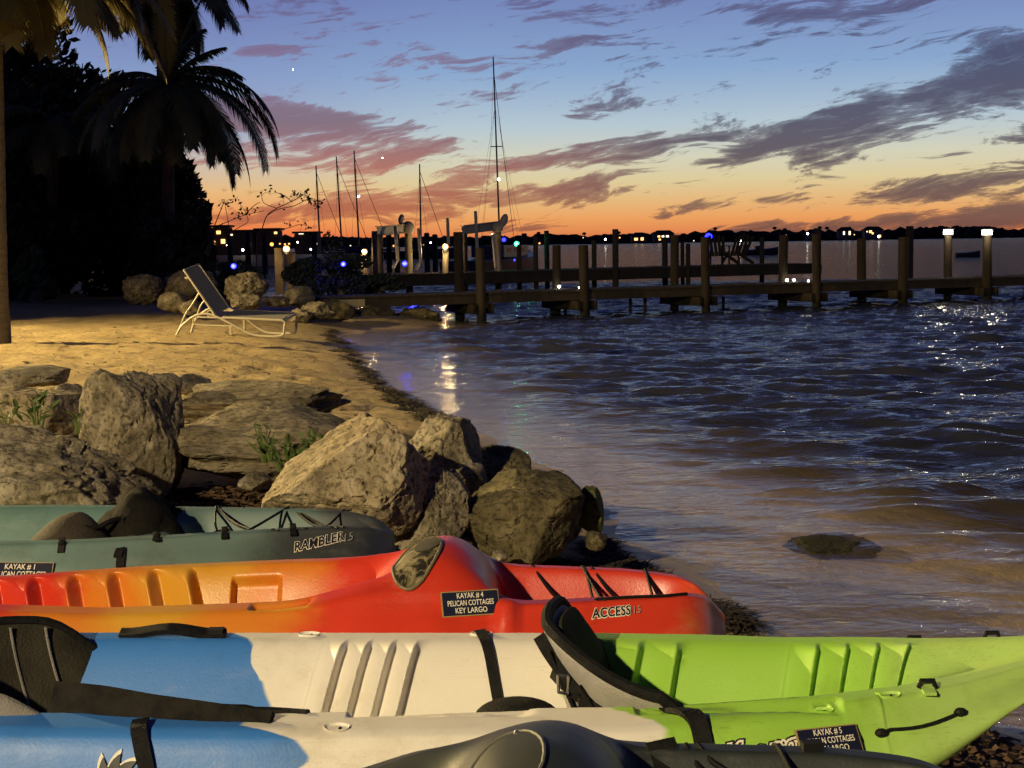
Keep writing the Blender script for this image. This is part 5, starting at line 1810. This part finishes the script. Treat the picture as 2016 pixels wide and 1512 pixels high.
def on_dock(px, off):
    """point on the dock's line (offset off) seen at frame column px"""
    best = None
    for k in range(0, 1200):
        s = DB * (k / 1000 - .08)
        q = B0 + db * s + pb * off
        v = q + Vector((0, 0, ZD)) - CAMP
        x = 1008 + F * v.dot(_r) / v.dot(_f)
        if best is None or abs(x - px) < best[0]:
            best = (abs(x - px), q)
    return best[1]


dock_tops = {}
for px, pt, r, off, m_, low in ((738, 456, .11, -.12, wood_w, -1.5), (718, 502, .14, 0.3, wood_p, .6), (736, 502, .12, 0.35, wood_w, .6), (877, 492, .13, 0.5, wood_p, .6), (1022, 482, .10, 1.9, wood_w, -1.5), (1056, 466, .10, .3, wood_w, -1.5),
                           (1078, 455, .11, 2.1, wood_d, -1.5), (1170, 474, .11, 2.1, wood_w, -1.5), (1211, 452, .13, -.12, wood_w, -1.5), (1310, 468, .13, 2.1, wood_d, -1.5), (1344, 476, .09, 2.1, wood_d, -1.5), (1355, 480, .10, -.1, wood_d, -1.5),
                           (1500, 468, .11, 2.1, wood_d, -1.5), (1609, 450, .17, -.05, wood_d, -1.5), (1790, 446, .13, 8.5, wood_d, -1.8)):
    q = on_dock(px, off) if px < 1700 else aty(1790, 545, 48)
    zt = aty(px, pt, q.y).z
    if px > 1700:
        lp = thing('lone_piling', 'single dark piling standing alone in the water beyond the pier', 'piling', (q.x, q.y, 0))
        piling(lp, q.x, q.y, -1.8, zt, r, m_, (0, 0), Vector((q.x, q.y, 0)))
    else:
        piling(dock, q.x, q.y, low, zt, r * .72, m_, (random.uniform(-.02, .02), 0), B0)
    dock_tops[px] = Vector((q.x, q.y, zt))


def bulb(name, label, cat, p, r, m, energy=0, color=(1, .7, .35), group=None, cap=True, squash=1.0):
    root = thing(name, label, cat, p, 0, group)
    MB().ell((0, 0, 0), (r, r, r * squash), 12, 8).build('bulb', m, root, True)
    if cap:
        MB().tube([(0, 0, r * squash * .9), (0, 0, r * squash * .9 + .02)], [r * 1.25, r * .9], 12).build('cap', lamp_case, root)
        MB().tube([(0, 0, -r * squash - .05), (0, 0, -r * squash * .85)], [r * .6, r * .6], 10).build('base', lamp_case, root)
    if energy:
        l_ = lamp('lamp_light', 'POINT', (0, 0, -r * squash - 0.02) if False else (0, -r - .06, 0), energy, color, 0.05)
        l_.parent = root
    return root


gW = 'warm lamps on the dock posts'
q = dock_tops[877]
bulb('dock_lamp', 'warm lamp glowing on the pale post between the two boat lifts', 'lamp', q + Vector((0.02, -.1, .09)), .085, warm, 45, (1, .66, .3), gW)
q = dock_tops[718]
bulb('dock_lamp', 'warm lamp on the post left of the first boat lift', 'lamp', q + Vector((0.02, -.1, .09)), .075, warm, 24, (1, .66, .3), gW)
# the pale pair of posts with the left lamp
for i, (px, pt) in enumerate(((549, 490), (573, 500))):
    p = aty(px, pt, 36.0)
    root = thing('post', ('pale square post beside the lamp on the bank', 'pale post carrying the warm lamp on the bank')[i], 'post', (p.x, 36.0, 0.3))
    MB().box((0, 0, (p.z - .3) / 2), (0.20, 0.20, p.z - .3)).build('shaft', wood_p, root)
    MB().box((0, 0, p.z - .3 + .012), (0.22, 0.22, 0.024)).build('post_top', wood_p, root)
p = aty(564, 490, 35.6)
bulb('dock_lamp', 'warm lamp on the pale post pair behind the lounge chair', 'lamp', p, .085, warm, 14, (1, .66, .3), gW)
# square lanterns on the two right-hand pier posts
for key, lab in (((5, False), 'square lantern on the second last pier post at the right'), ((5, True), 'square lantern on the rightmost pier post')):
    q = piling_tops[key]
    root = thing('post_lantern', lab, 'lantern', q + Vector((0, 0, .012)), 0, 'lanterns on the right pier posts')
    MB().box((0, 0, .012), (.20, .20, .024)).build('base', lamp_case, root)
    MB().box((0, 0, .074), (.17, .17, .10)).build('lens', whitel, root)
    MB().box((0, 0, .138), (.22, .22, .028)).build('cap', lamp_case, root)
    l_ = lamp('lamp_light', 'POINT', (-.05, -.24, .05), 10, (1, .85, .6), .05)
    l_.parent = root
# deck lights on the pier
for s, off, lab, r in ((2.2, DW - .2, 'bright white deck light at the foot of the second back piling', .028), (2.18, .0, 'tiny white deck light beside the second front piling', .016), (7.86, DW - .2, 'bright white deck light at the foot of the fourth back piling', .032),
                       (7.98, DW - .3, 'white deck light right next to the brightest deck light', .028), (7.78, .05, 'small white deck light left of the fourth front piling', .020)):
    q = A0 + dp * s + pp_ * off + Vector((0, 0, .575))
    bulb('deck_light', lab, 'light', q, r, whitel, 0.5 if r > .025 else 0, (1, .9, .75), 'small white deck lights on the pier', False)
# blue underwater / bank lights, one green
gBl = 'blue lights along the bank and dock'
for px, py, Y, r, lab in ((460, 524, 27.6, .040, 'blue light on the bank right behind the lounge chair'), (676, 520, 30.2, .038, 'blue light in front of the shrubs on the bank'), (797, 519, 36.9, .050, 'blue light under the first boat lift'),
                          (992, 472, 52, .055, 'blue light beside the green light'), (1013, 512, 44, .022, 'small blue light low beside the green light'), (986, 513, 44, .016, 'tiniest blue light low on the moored sailboat'), (1395, 466, 690, 1.3, 'blue lit window far across the bay')):
    bulb('blue_light', lab, 'light', aty(px, py, Y), r * 1.35, bluel, 9 if r in (.04, .038, .05) else 0, (.03, .03, 1), gBl, False)
bulb('green_light', 'green navigation light glowing in front of the tall mast', 'light', aty(1017, 480, 43.2), .075, greenl, 10, (.05, 1, .35), None, False)

# boat lifts
def boat_lift(label, pxa, pxb, pya, pyb, r_wheel, wheels, poles):
    a, b = on_dock(pxa, 0.35), on_dock(pxb, 1.3)
    za, zb = aty(pxa, pya, a.y).z, aty(pxb, pyb, b.y).z
    root = thing('boat_lift', label, 'boat lift', (a.x, a.y, ZD), 0, 'boat lifts on the rear dock')
    o = Vector((a.x, a.y, ZD))
    for q, z, m_ in ((a, za, wood_d), (b, zb, wood_p)):
        MB().tube([Vector((q.x, q.y, -1.0)) - o, Vector((q.x, q.y, z)) - o], 0.105, 12).build('piling', m_, root, True, 50)
    p0, p1 = Vector((a.x - .05, a.y - .05, za + .10)) - o, Vector((b.x + .05, b.y, zb + .12)) - o
    up = Vector((0, 0, 1))
    for dz, wd, ht in ((0, .025, .22), (.115, .13, .02), (-.115, .13, .02)):
        MB().bar(p0 + up * dz, p1 + up * dz, wd, ht).build('beam', pvc, root)
    for px, py, rx, ry, tilt in wheels:
        c = aty(px, py, b.y - .28) - o
        w_ = MB().ell(c, (rx, .07, ry), 20, 10, Matrix.Rotation(tilt, 3, 'Y')).build('motor_cover', pvc, root, True)
        MB().tube([c + Vector((0, -.02, 0)), c + Vector((0, .26, 0))], .03, 8).build('motor_shaft', steel, w_)
    for (x0, y0, x1, y1) in poles:
        p, q = aty(x0, y0, a.y + .4) - o, aty(x1, y1, a.y + .1) - o
        MB().tube([p, q], .045, 8).build('guide_pole', pvc, root, True)


boat_lift('boat lift nearer the shore with pale beam and two round motor covers', 748, 806, 462, 458, .17, [(803, 448, .18, .18, 0), (790, 432, .085, .15, .2)], [(778, 446, 783, 512), (824, 450, 829, 520), (829, 514, 818, 532), (783, 512, 774, 528)])
boat_lift('boat lift beside the tall mast with pale beam and round motor cover', 914, 981, 460, 452, .17, [(979, 448, .17, .17, 0), (992, 434, .11, .20, .35)], [(936, 416, 941, 522), (881, 430, 883, 482), (970, 462, 976, 528)])
# adirondack chairs
def deck_chair(label, px, rz):
    q = on_dock(px, 1.2)
    root = thing('deck_chair', label, 'chair', (q.x, q.y, ZD), rz, 'slatted chairs on the rear dock')
    for i in range(5):
        MB().bar((-.24 + .12 * i, .10, .28), (-.28 + .14 * i, .52, .98 - .05 * abs(i - 2)), .09, .02, (0, 1, .4)).build('back_slat', wood_w, root)
    for i in range(5):
        MB().box((0, -.42 + .12 * i, .40 - .028 * i), (.54, .10, .02)).build('seat_slat', wood_w, root)
    for s in (-1, 1):
        MB().box((s * .32, -.10, .60), (.12, .72, .022)).build('arm', wood_w, root)
        MB().box((s * .30, -.40, .295), (.035, .10, .588)).build('leg', wood_w, root)
        MB().bar((s * .26, -.44, .38), (s * .26, .62, .04), .03, .11).build('side_rail', wood_w, root)


deck_chair('slatted deck chair on the rear dock, left of the pair', 1412, R(160))
deck_chair('slatted deck chair on the rear dock, right of the pair', 1450, R(200))

# thin stakes standing in the water by the pier
for px, y0, y1, lab in ((1086, 590, 618, 'thin stake in the water left of the second pier piling'), (1241, 588, 614, 'thin stake in open water, left of two'), (1270, 586, 614, 'thin stake in open water, right of two'), (1424, 584, 606, 'thin stake right of the third pier pilings'), (1113, 600, 618, 'thin stake between the second pair of pilings')):
    p = atz(px, y1, 0)
    root = thing('stake', lab, 'stake', (p.x, p.y, 0), 0, 'thin stakes in the water')
    MB().tube([(0, 0, -.8), (0, 0, aty(px, y0, p.y).z)], .035, 8).build('shaft', wood_d, root)

# ================================================================== BOATS
hull_d = simple('dark_hull', (0.03, 0.035, 0.05), 0.35)
hull_w = simple('pale_hull', (0.07, 0.075, 0.10), 0.35)
mast_m = simple('mast_metal', (0.05, 0.04, 0.04), 0.4)
glass_d = simple('dark_glass', (0.01, 0.012, 0.02), 0.1)


def hull_mesh(root, L, B, Hf, m, n=18):
    v, f = [], []
    for i in range(n + 1):
        t = i / n
        x = -L / 2 + L * t
        wv = B / 2 * (0.72 + 0.28 * math.sin(min(1, t * 2.2) * math.pi / 2)) * (1 - max(0, (t - .45) / .55) ** 2.2) + 0.01
        zs = Hf * (0.82 + 0.35 * t ** 2)
        v += [(x, -wv, zs), (x, -wv * .92, Hf * .3), (x, -wv * .55, -.18), (x, 0, -.32), (x, wv * .55, -.18), (x, wv * .92, Hf * .3), (x, wv, zs), (x, 0, zs + .05)]
    for i in range(n):
        for k in range(8):
            k2 = (k + 1) % 8
            f.append((i * 8 + k, i * 8 + k2, i * 8 + 8 + k2, i * 8 + 8 + k))
    f.append(tuple(range(7, -1, -1)))
    f.append(tuple(n * 8 + k for k in range(8)))
    return mesh_obj('hull', v, f, m, root, True, 40)


def sailboat(label, top, foot, stay, Y, rz, L, B, hull_m, boomed=True, extra=()):
    """mast from its foot (frame px at deck level) to its top, forestay down to the bow"""
    pt, pf, ps = aty(*top, Y), aty(*foot, Y), aty(*stay, Y)
    root = thing('sailboat', label, 'sailboat', (pf.x, Y, 0), 0, 'sailboats moored behind the docks')
    o = Vector((pf.x, Y, 0))
    h = hull_mesh(root, L, B, .95, hull_m)
    h.rotation_euler = (0, 0, rz)
    h.location = (math.cos(rz) * -.3, math.sin(rz) * -.3, 0)
    c = MB().box((0, 0, 1.15), (L * .36, B * .55, .5)).build('cabin', hull_w, root)
    c.rotation_euler = (0, 0, rz)
    for s in (-1, 1):
        for k in (-1, 0, 1):
            MB().box((k * L * .10, s * (B * .275 + .004), 1.2), (L * .06, .01, .16)).build('window', glass_d, c)
    b_, t_ = pf - o, pt - o
    b_.z = 1.0
    sc = Y / 2800
    MB().tube([b_, b_.lerp(t_, .5), t_], [1.9 * sc, 1.6 * sc, 1.2 * sc], 8).build('mast', mast_m, root, True)
    MB().tube([t_.lerp(b_, .08), ps - o], .55 * sc, 5).build('forestay', mast_m, root)
    mid_ = b_.lerp(t_, .55)
    MB().bar(mid_ + Vector((-.25, 0, 0)), mid_ + Vector((.25, 0, 0)), .03, .04).build('spreader', mast_m, root)
    for s in (-1, 1):
        MB().tube([t_.lerp(b_, .06), mid_ + Vector((.25 * s, 0, 0)), Vector((s * .9, 0.1, 1.0))], .22 * sc, 5).build('shroud', mast_m, root)
    if boomed:
        MB().tube([b_ + Vector((0, 0, 1.1)), b_ + Vector((-math.cos(rz) * L * .38, -math.sin(rz) * L * .38, 1.0))], 1.4 * sc, 8).build('boom', mast_m, root, True)
    for (x, y) in extra:
        MB().tube([t_.lerp(b_, .25), aty(x, y, Y) - o], .22 * sc, 5).build('shroud', mast_m, root)
    return root


sailboat('tallest sailboat mast rising beside the boat lift, with a white masthead light below', (971, 112), (984, 452), (1012, 472), 62, R(70), 8.5, 2.7, hull_d, True, ((934, 470), (1030, 470), (950, 468)))
sailboat('leftmost of the three close masts right of the sapling', (622, 326), (630, 476), (672, 465), 165, R(4), 8.6, 2.6, hull_d)
sailboat('middle one of the three close masts right of the sapling', (662, 308), (673, 478), (722, 470), 172, R(2), 9.0, 2.7, hull_d)
sailboat('tallest of the three close masts, with a white light halfway up', (697, 296), (707, 478), (752, 446), 160, R(3), 9.0, 2.7, hull_d)
sailboat('lone bare mast standing between the two boat lifts', (826, 323), (829, 482), (876, 480), 150, R(2), 8.4, 2.6, hull_d)
sailboat('small distant mast beside the tree line at the left', (411, 392), (412, 480), (402, 474), 260, R(178), 8.6, 2.7, hull_d)
bulb('mast_light', 'white light halfway up the tallest sailboat mast', 'light', aty(982, 353, 61.6), .06, whitel, 0, group='white lights on the masts', cap=False)
bulb('mast_light', 'white light halfway up the third close mast', 'light', aty(706, 387, 159), .13, glow('cool_bulb', (.85, .9, 1), 18), 0, group='white lights on the masts', cap=False)


def small_boat(label, px0, px1, py, name='skiff', wind=True, rz=0.0, h=.6):
    c = atz((px0 + px1) / 2, py, 0)
    L = (px1 - px0) / F * c.y
    root = thing(name, label, 'boat', (c.x, c.y, 0), rz)
    hull_mesh(root, L, L * .36, h, hull_d)
    if wind:
        MB().box((L * .05, 0, h + .25), (.05, L * .24, .5), Matrix.Rotation(.4, 3, 'Y')).build('windscreen', hull_w, root)
        MB().box((-L * .42, 0, h + .1), (.3, .4, .7)).build('outboard_motor', hull_d, root)
        MB().box((-L * .08, 0, h + .12), (.5, L * .2, .3)).build('seat', hull_d, root)
    return root


small_boat('dark skiff with windscreen lying beyond the rear dock', 1462, 1532, 502)
small_boat('low dark dinghy on open water between the two lanterns', 1880, 1930, 506, 'dinghy', False, 0.0, .35)

# ================================================================== FAR SHORE
tl = MB()
rng = random.Random(9)
prof = [(-300, 462), (380, 466), (520, 464), (620, 466), (720, 469), (900, 470), (1020, 467), (1110, 464), (1160, 466), (1250, 463), (1330, 464), (1380, 459), (1430, 456), (1470, 462), (1500, 458), (1560, 459), (1600, 456), (1640, 462), (1700, 458), (1745, 458), (1770, 453), (1850, 447),
        (1960, 448), (1978, 456), (1990, 465), (2016, 460), (2300, 462)]
px = -250
while px < 2280:
    yt = np.interp(px, [p_[0] for p_ in prof], [p_[1] for p_ in prof]) + rng.gauss(0, 1.6)
    Y = rng.uniform(880, 1000)
    tp = aty(px, yt, Y)
    H = max(1.5, tp.z)
    rr = rng.uniform(2.2, 4.6)
    v, f = ico(2)
    nzv = 1 + 0.28 * vnoise(v * 2.1 + px, 5)
    for zc, rs in ((H - rr * .8, rr), (H * .42, rr * 1.25), (H * .1, rr * 1.2)):
        tl.add([(tp.x + a * rs * k * 1.25, Y + b * rs * k, zc + c * rs * k * .85) for (a, b, c), k in zip(v, nzv)], f)
    px += rng.uniform(4, 9)
for px, y in ((592, 458), (1150, 460), (1218, 458), (1408, 450), (1525, 449), (1545, 452), (1614, 448), (1628, 449), (1672, 449), (1310, 457), (470, 455), (1060, 459)):
    tp = aty(px, y, 870)
    tl.tube([(tp.x, 870, 0), (tp.x + .3, 870, tp.z)], .25, 5)
    leafs = []
    v, f = ico(1)
    tl.add([(tp.x + a * 1.5, 870 + b * 1.5, tp.z + c * 1.0) for a, b, c in v], f)
o = tl.build('distant_treeline', simple('far_foliage', (0.012, 0.014, 0.010), 0.9), None, False)
tag(o, 'low black line of trees on the far shore', 'treeline', None, 'stuff')
ld = MB()
ld.box((0, 1010, .3), (2600, 240, 1.4))
tag(ld.build('far_land', simple('far_ground', (0.02, 0.018, 0.014), 0.95)), 'low dark land under the far tree line', kind='structure')
house_w = simple('house_wall', (0.25, 0.22, 0.18), 0.9)
roof_m = simple('house_roof', (0.04, 0.035, 0.03), 0.9)
win_w = glow('lit_window_warm', (1.0, 0.50, 0.14), 3)
win_c = glow('lit_window_white', (1.0, 0.85, 0.6), 2.2)


def far_house(label, px, Y, wd, dpt, h, win, name='far_house'):
    c = aty(px, 470, Y)
    root = thing(name, label, 'house', (c.x, Y, .9), 0, 'lit houses on the far shore')
    MB().box((0, 0, h / 2), (wd, dpt, h)).build('wall', house_w, root)
    e = .5
    MB().add([(-wd / 2 - e, -dpt / 2 - e, h), (wd / 2 + e, -dpt / 2 - e, h), (wd / 2 + e, dpt / 2 + e, h), (-wd / 2 - e, dpt / 2 + e, h), (-wd / 2 + dpt * .3, 0, h + dpt * .3), (wd / 2 - dpt * .3, 0, h + dpt * .3)],
             [(0, 3, 2, 1), (0, 1, 5, 4), (1, 2, 5), (2, 3, 4, 5), (3, 0, 4)]).build('roof', roof_m, root)
    for (x, z, ww, wh, mm) in win:
        MB().box((x, -dpt / 2 - .03, z), (ww, .06, wh)).build('window', mm, root)


far_house('far house with one strong yellow lit window on the shore', 1258, 830, 9, 7, 3.4, [(1.5, 1.7, 1.6, 1.6, win_w), (-2, 1.6, 2.0, 1.4, win_w)])
far_house('far house with a row of small pinkish lit windows', 1306, 840, 12, 7, 4.5, [(-3, 3.0, 1.4, 1.0, win_w), (-.6, 3.0, 1.4, 1.0, win_c), (2, 3, 1.6, 1.1, win_c), (-2.5, 1.2, 1.2, .9, win_w), (1, 1.2, 1.5, .9, win_w)])
far_house('far house with two upright white lit windows', 1664, 860, 9, 7, 5, [(-1.6, 3.4, 1.0, 2.0, win_c), (1.8, 3.4, 1.1, 2.2, win_c)])
far_house('far house with warm windows stepping down to the water', 1718, 850, 11, 7, 5, [(-2.2, 4.0, 1.6, 1.4, win_w), (-.9, 3.0, 1.0, 1.0, win_w), (3.2, 1.3, 1.5, 1.3, win_w)])
far_house('far house seen dimly behind the fourth pier post', 1600, 870, 8, 7, 4, [(0, 2.2, 1.4, .5, win_c)])
# marina across the canal
gm = 'marina sheds across the canal'
for i, (px0, px1, h, wins, lab) in enumerate([(386, 418, 2.6, [(-.5, 1.9, .35, .4, win_w), (.25, 1.8, .3, .3, win_w)], 'orange lit marina shed next to the tree line'), (420, 448, 2.8, [(-.1, 2.2, .5, .45, win_w), (.2, 1.5, .5, .6, win_w), (-.45, 1.4, .3, .5, win_w)], 'marina shed with the brightest orange doorway'),
                                              (452, 500, 2.4, [(.3, 1.2, .3, .5, win_c), (-.4, 2.0, .25, .2, win_c)], 'dark marina shed with a pale lit window'), (504, 548, 2.5, [(-.2, 1.3, .4, .7, simple('dim_siding', (.2, .17, .14), .9)), (.4, 2.1, .35, .3, win_w)], 'marina shed beside the yellow lamp'),
                                              (580, 625, 2.2, [(-.2, 2.0, .6, .12, win_c), (.45, 1.2, .22, .22, win_c)], 'low marina shed right of the warm post lamp')]):
    Y = 112
    a, b = aty(px0, 498, Y), aty(px1, 498, Y)
    wd = b.x - a.x
    root = thing('marina_shed', lab, 'shed', ((a.x + b.x) / 2, Y + 1.2, .85), 0, gm)
    MB().box((0, 0, h / 2 - .3), (wd, 2.2, h - .6)).build('wall', simple('shed_wall', (0.07, 0.045, 0.03), 0.9), root)
    MB().box((0, 0, h - .5), (wd + .3, 2.6, .16)).build('roof', roof_m, root)
    for (x, z, ww, wh, mm) in wins:
        MB().box((x * wd, -1.13, z - .4), (ww * .62, .06, wh * .55)).build('window', mm, root)
a, b = aty(330, 500, 110), aty(690, 500, 110)
ms = MB()
ms.box(((a.x + b.x) / 2, 112, .30), (b.x - a.x, 5, 1.1))
tag(ms.build('marina_seawall', simple('pale_concrete', (0.35, 0.32, 0.27), 0.9)), 'pale seawall edge in front of the marina sheds', 'seawall')
for i, (px, py, m_, r) in enumerate([(388, 485, warm, .09), (398, 484, warm, .08), (413, 485, warm, .06), (447, 483, glow('pink_bulb', (1, .5, .5), 12), .06), (478, 492, whitel, .09), (535, 481, warm, .14), (551, 480, warm, .06), (561, 481, warm, .07), (569, 480, warm, .07),
                                     (612, 491, glow('cool_bulb', (.85, .9, 1), 18), .07), (586, 477, whitel, .06)]):
    bulb('marina_light', 'small glowing light by the marina sheds across the canal', 'light', aty(px, py, 109), r, m_, 0, group='lights by the marina sheds', cap=False)
for i, (px, py) in enumerate([(736, 487), (775, 484), (777, 484), (848, 478), (834, 483), (899, 485), (969, 462), (1062, 479), (1148, 468), (1192, 471), (1220, 468), (1366, 474), (1457, 474), (1470, 473), (1548, 463), (1590, 460), (1682, 462), (1707, 456), (1730, 466), (1604, 468), (690, 484), (655, 487)]):
    Y = 560 if px > 1000 else 230
    m_ = [whitel, warm, win_c][i % 3]
    bulb('shore_light', 'tiny point of light along the far shore', 'light', aty(px, py, Y), (0.30 if px > 1000 else .11) * (1.0 + .4 * math.sin(i * 2.2)), m_, 0, group='points of light along the far shore', cap=False)
# dark marina pilings in front of the sunset glow
for px, y0, lab in ((404, 460, 'dark marina piling nearest to the tree line'), (452, 470, 'dark marina piling right of the tree line'), (487, 459, 'dark marina piling taller than its neighbours'), (520, 465, 'dark marina piling left of the pale posts'), (618, 464, 'thick dark marina piling below the leftmost mast'), (765, 458, 'dark piling seen behind the first boat lift'), (781, 458, 'second dark piling seen behind the first boat lift'),
                    (840, 460, 'dark piling right of the lone mast'), (856, 463, 'thinner dark piling right of the lone mast'), (1032, 461, 'dark piling behind the green light')):
    Y = 78
    p = aty(px, y0, Y)
    root = thing('mooring_piling', lab, 'piling', (p.x, Y, 0), 0, 'dark mooring pilings')
    MB().tube([(0, 0, -1), (0, 0, p.z), (0, 0, p.z + .05)], [.16, .15, .1], 10).build('shaft', wood_d, root, True, 50)
# evening star and an aircraft light
for px, py, nm, lab, r in ((577, 137, 'evening_star', 'small white star left of centre in the sky', 2.2), (753, 311, 'aircraft_light', 'tiny white aircraft light in the red clouds', 2.4)):
    p = aty(px, py, 6000)
    o = MB().ell((0, 0, 0), (r, r, r), 8, 6).build(nm, whitel)
    o.location = p
    tag(o, lab, 'star' if 'star' in nm else 'aircraft')

# ================================================================== WEEDS, WRACK AND LITTER
def strands(name, label, spots, m, n, lmin, lmax, wdt, lift=0.012, cat='seaweed', on=None, seed=1):
    rng = random.Random(seed)
    mb = MB()
    pts = []
    tot = sum(s[2] * s[3] for s in spots)
    for (x, y, rx, ry) in spots:
        k = int(n * rx * ry / tot)
        for _ in range(k):
            a, r = rng.uniform(0, 6.283), rng.random() ** .6
            pts.append((x + rx * r * math.cos(a), y + ry * r * math.sin(a)))
    P_ = np.array(pts)
    Z_ = ground_z(P_[:, 0], P_[:, 1])
    for (x, y), z in zip(pts, Z_):
        a = rng.uniform(0, 6.283)
        L = rng.uniform(lmin, lmax)
        b = a + rng.uniform(-.9, .9)
        z = z + rng.random() ** 2 * lift + .003
        w2 = wdt * rng.uniform(.6, 1.4)
        d1, d2 = Vector((math.cos(a), math.sin(a), rng.uniform(-.1, .25))), Vector((math.cos(b), math.sin(b), rng.uniform(-.3, .1)))
        s1, s2 = Vector((-d1.y, d1.x, rng.uniform(-.5, .5))) * w2, Vector((-d2.y, d2.x, rng.uniform(-.5, .5))) * w2
        p0 = Vector((x, y, z))
        p1 = p0 + d1 * L * .5
        p2 = p1 + d2 * L * .5
        mb.add([p0 - s1, p0 + s1, p1 + s1, p1 - s1, p2 + s2 * .4, p2 - s2 * .4], [(0, 1, 2, 3), (3, 2, 4, 5)])
    o = mb.build(name, m)
    return tag(o, label, None, None, 'stuff')


wrack = simple('dry_seaweed', (0.022, 0.015, 0.008), 0.9, (0.06, 0.042, 0.02), 20)
sp_ = []
rng = random.Random(17)
path_ = [atz(px, py, .05) for px, py in ((648, 655), (672, 680), (700, 708), (728, 738), (760, 762), (795, 790), (835, 812), (868, 832))]
path_ = smooth_path(path_, 7)
for i, p in enumerate(path_):
    if rng.random() < .82:
        sp_.append((p.x + rng.uniform(-.10, .05), p.y + rng.uniform(-.15, .15), rng.uniform(.05, .20), rng.uniform(.14, .42)))
strands('seaweed_wrack', 'dark seaweed line washed up along the far waterline', sp_, wrack, 5200, .04, .15, .005, .025, seed=3)
sp_ = []
for px, py, rx, ry in ((1180, 1062, .08, .22), (1215, 1085, .08, .2), (1255, 1098, .08, .14), (1295, 1112, .06, .10), (1150, 1100, .14, .10), (1060, 1106, .12, .08), (1220, 1112, .12, .08), (1190, 1040, .06, .16)):
    p = atz(px, py, .13)
    sp_.append((p.x, p.y, rx, ry))
strands('seaweed_wrack', 'dark seaweed strewn on the sand between boulders and red kayak', sp_, wrack, 3600, .03, .11, .0035, .02, seed=4)
p = atz(1432, 1222, .04)
strands('seaweed_wrack', 'clump of dark seaweed at the stern of the red kayak', [(p.x - .03, p.y, .09, .17), (p.x + .02, p.y - .12, .08, .12)], wrack, 900, .04, .12, .003, .06, seed=5)
litter = simple('leaf_litter', (0.05, 0.028, 0.015), 0.9, (0.16, 0.09, 0.045), 25)
p, q = atz(430, 975, .28), atz(520, 960, .28)
strands('leaf_litter', 'brown leaf litter between the slab and the teal kayak', [(p.x, p.y, .5, .30), (q.x, q.y, .4, .25), (p.x - .5, p.y + .1, .3, .3), (p.x + .2, p.y - .5, .7, .3)], litter, 3600, .03, .08, .010, .03, seed=6)
p = atz(1960, 1465, .16)
strands('leaf_litter', 'brown leaf litter under the green bow at the lower right', [(p.x, p.y, .22, .32), (p.x - .2, p.y - .2, .2, .3)], litter, 1600, .025, .06, .008, .03, seed=7)

# the weed covered mound in the shallows
p = atz(1648, 1078, 0.0)
v, f = ico(5)
r_ = 1 + .30 * fbm(v * 2.2 + 4, 4, .55, 12)
vv = v * r_[:, None] * np.array([.225, .25, .055])
moss = rock_mat('weedy_mound', (0.024, 0.025, 0.011), (0.014, 0.014, 0.007), (0.006, 0.006, 0.004), .3, 4.0, 1.0)
o = mesh_obj('weed_mound', vv, f, moss, None, True, 60)
o.location = (p.x, p.y + .12, -.028)
tag(o, 'low weed covered rock awash in the shallows at the right', 'rock')

# little weeds on the rocks
weed_m = simple('weed_leaf', (0.06, 0.10, 0.02), 0.55, (0.11, 0.16, 0.035), 12)
lv, lf = [], []
for i in range(5):
    t = i / 4
    wl = 0.5 * math.sin(math.pi * (0.12 + .86 * t)) * .42
    lv += [(-wl, t, .10 * math.sin(t * 2.4) + .05), (0, t, .10 * math.sin(t * 2.4)), (wl, t, .10 * math.sin(t * 2.4) + .05)]
for i in range(4):
    lf += [(i * 3, i * 3 + 1, i * 3 + 4, i * 3 + 3), (i * 3 + 1, i * 3 + 2, i * 3 + 5, i * 3 + 4)]
leaf_me = bpy.data.meshes.new('leaf')
leaf_me.from_pydata(lv, [], lf)
leaf_me.materials.append(weed_m)


def weed(label, px, py, Y, n, spread, size, seed, lift=.10):
    rng = random.Random(seed)
    p = aty(px, py, Y)
    root = thing('weed', label, 'plant', p, 0, 'small green weeds among the rocks')
    stems = MB()
    for k in range(n):
        a = rng.uniform(0, 6.283)
        r = spread * rng.random() ** .7
        b = Vector((r * math.cos(a), r * math.sin(a) * .5, lift * rng.random()))
        o = bpy.data.objects.new('leaf', leaf_me)
        link(o)
        o.parent = root
        s = size * rng.uniform(.6, 1.25)
        o.scale = (s, s, s)
        o.location = b
        o.rotation_euler = (rng.uniform(.1, 1.15), rng.uniform(-.5, .5), rng.uniform(0, 6.283))
        stems.tube([Vector((r * .3 * math.cos(a), r * .15 * math.sin(a), -.05)), b * .6 + Vector((0, 0, .0)), b], .0025, 5)
    stems.build('stem', weed_m, root)


weed('green weed at the very left edge in front of the blocky rock', 12, 838, 6.6, 12, .06, .062, 21)
weed('leafy weed between the left edge and the upright boulder', 72, 828, 6.7, 18, .08, .065, 22, .12)
weed('tiny weed in the gap left of the upright boulder', 152, 834, 6.8, 7, .03, .045, 23, .06)
weed('spreading weed growing on the front edge of the layered slab', 566, 908, 6.35, 44, .14, .058, 24, .08)
weed('thin weed standing left on the layered slab', 520, 890, 6.45, 14, .06, .05, 25, .12)
weed('little weed at the right corner of the layered slab', 618, 882, 6.5, 14, .07, .05, 26, .05)

# stray bits of weed and leaf on the open sand
strands('beach_litter', 'scattered bits of dry weed and leaf on the open sand', [(-4.2, 15.5, 2.2, 3.0), (-2.6, 13.0, 1.4, 2.4), (-5.0, 19.5, 2.0, 2.4), (-1.9, 10.6, .8, 1.4), (-3.4, 11.5, 1.2, 1.0)], wrack, 900, .03, .12, .006, .012, seed=8)
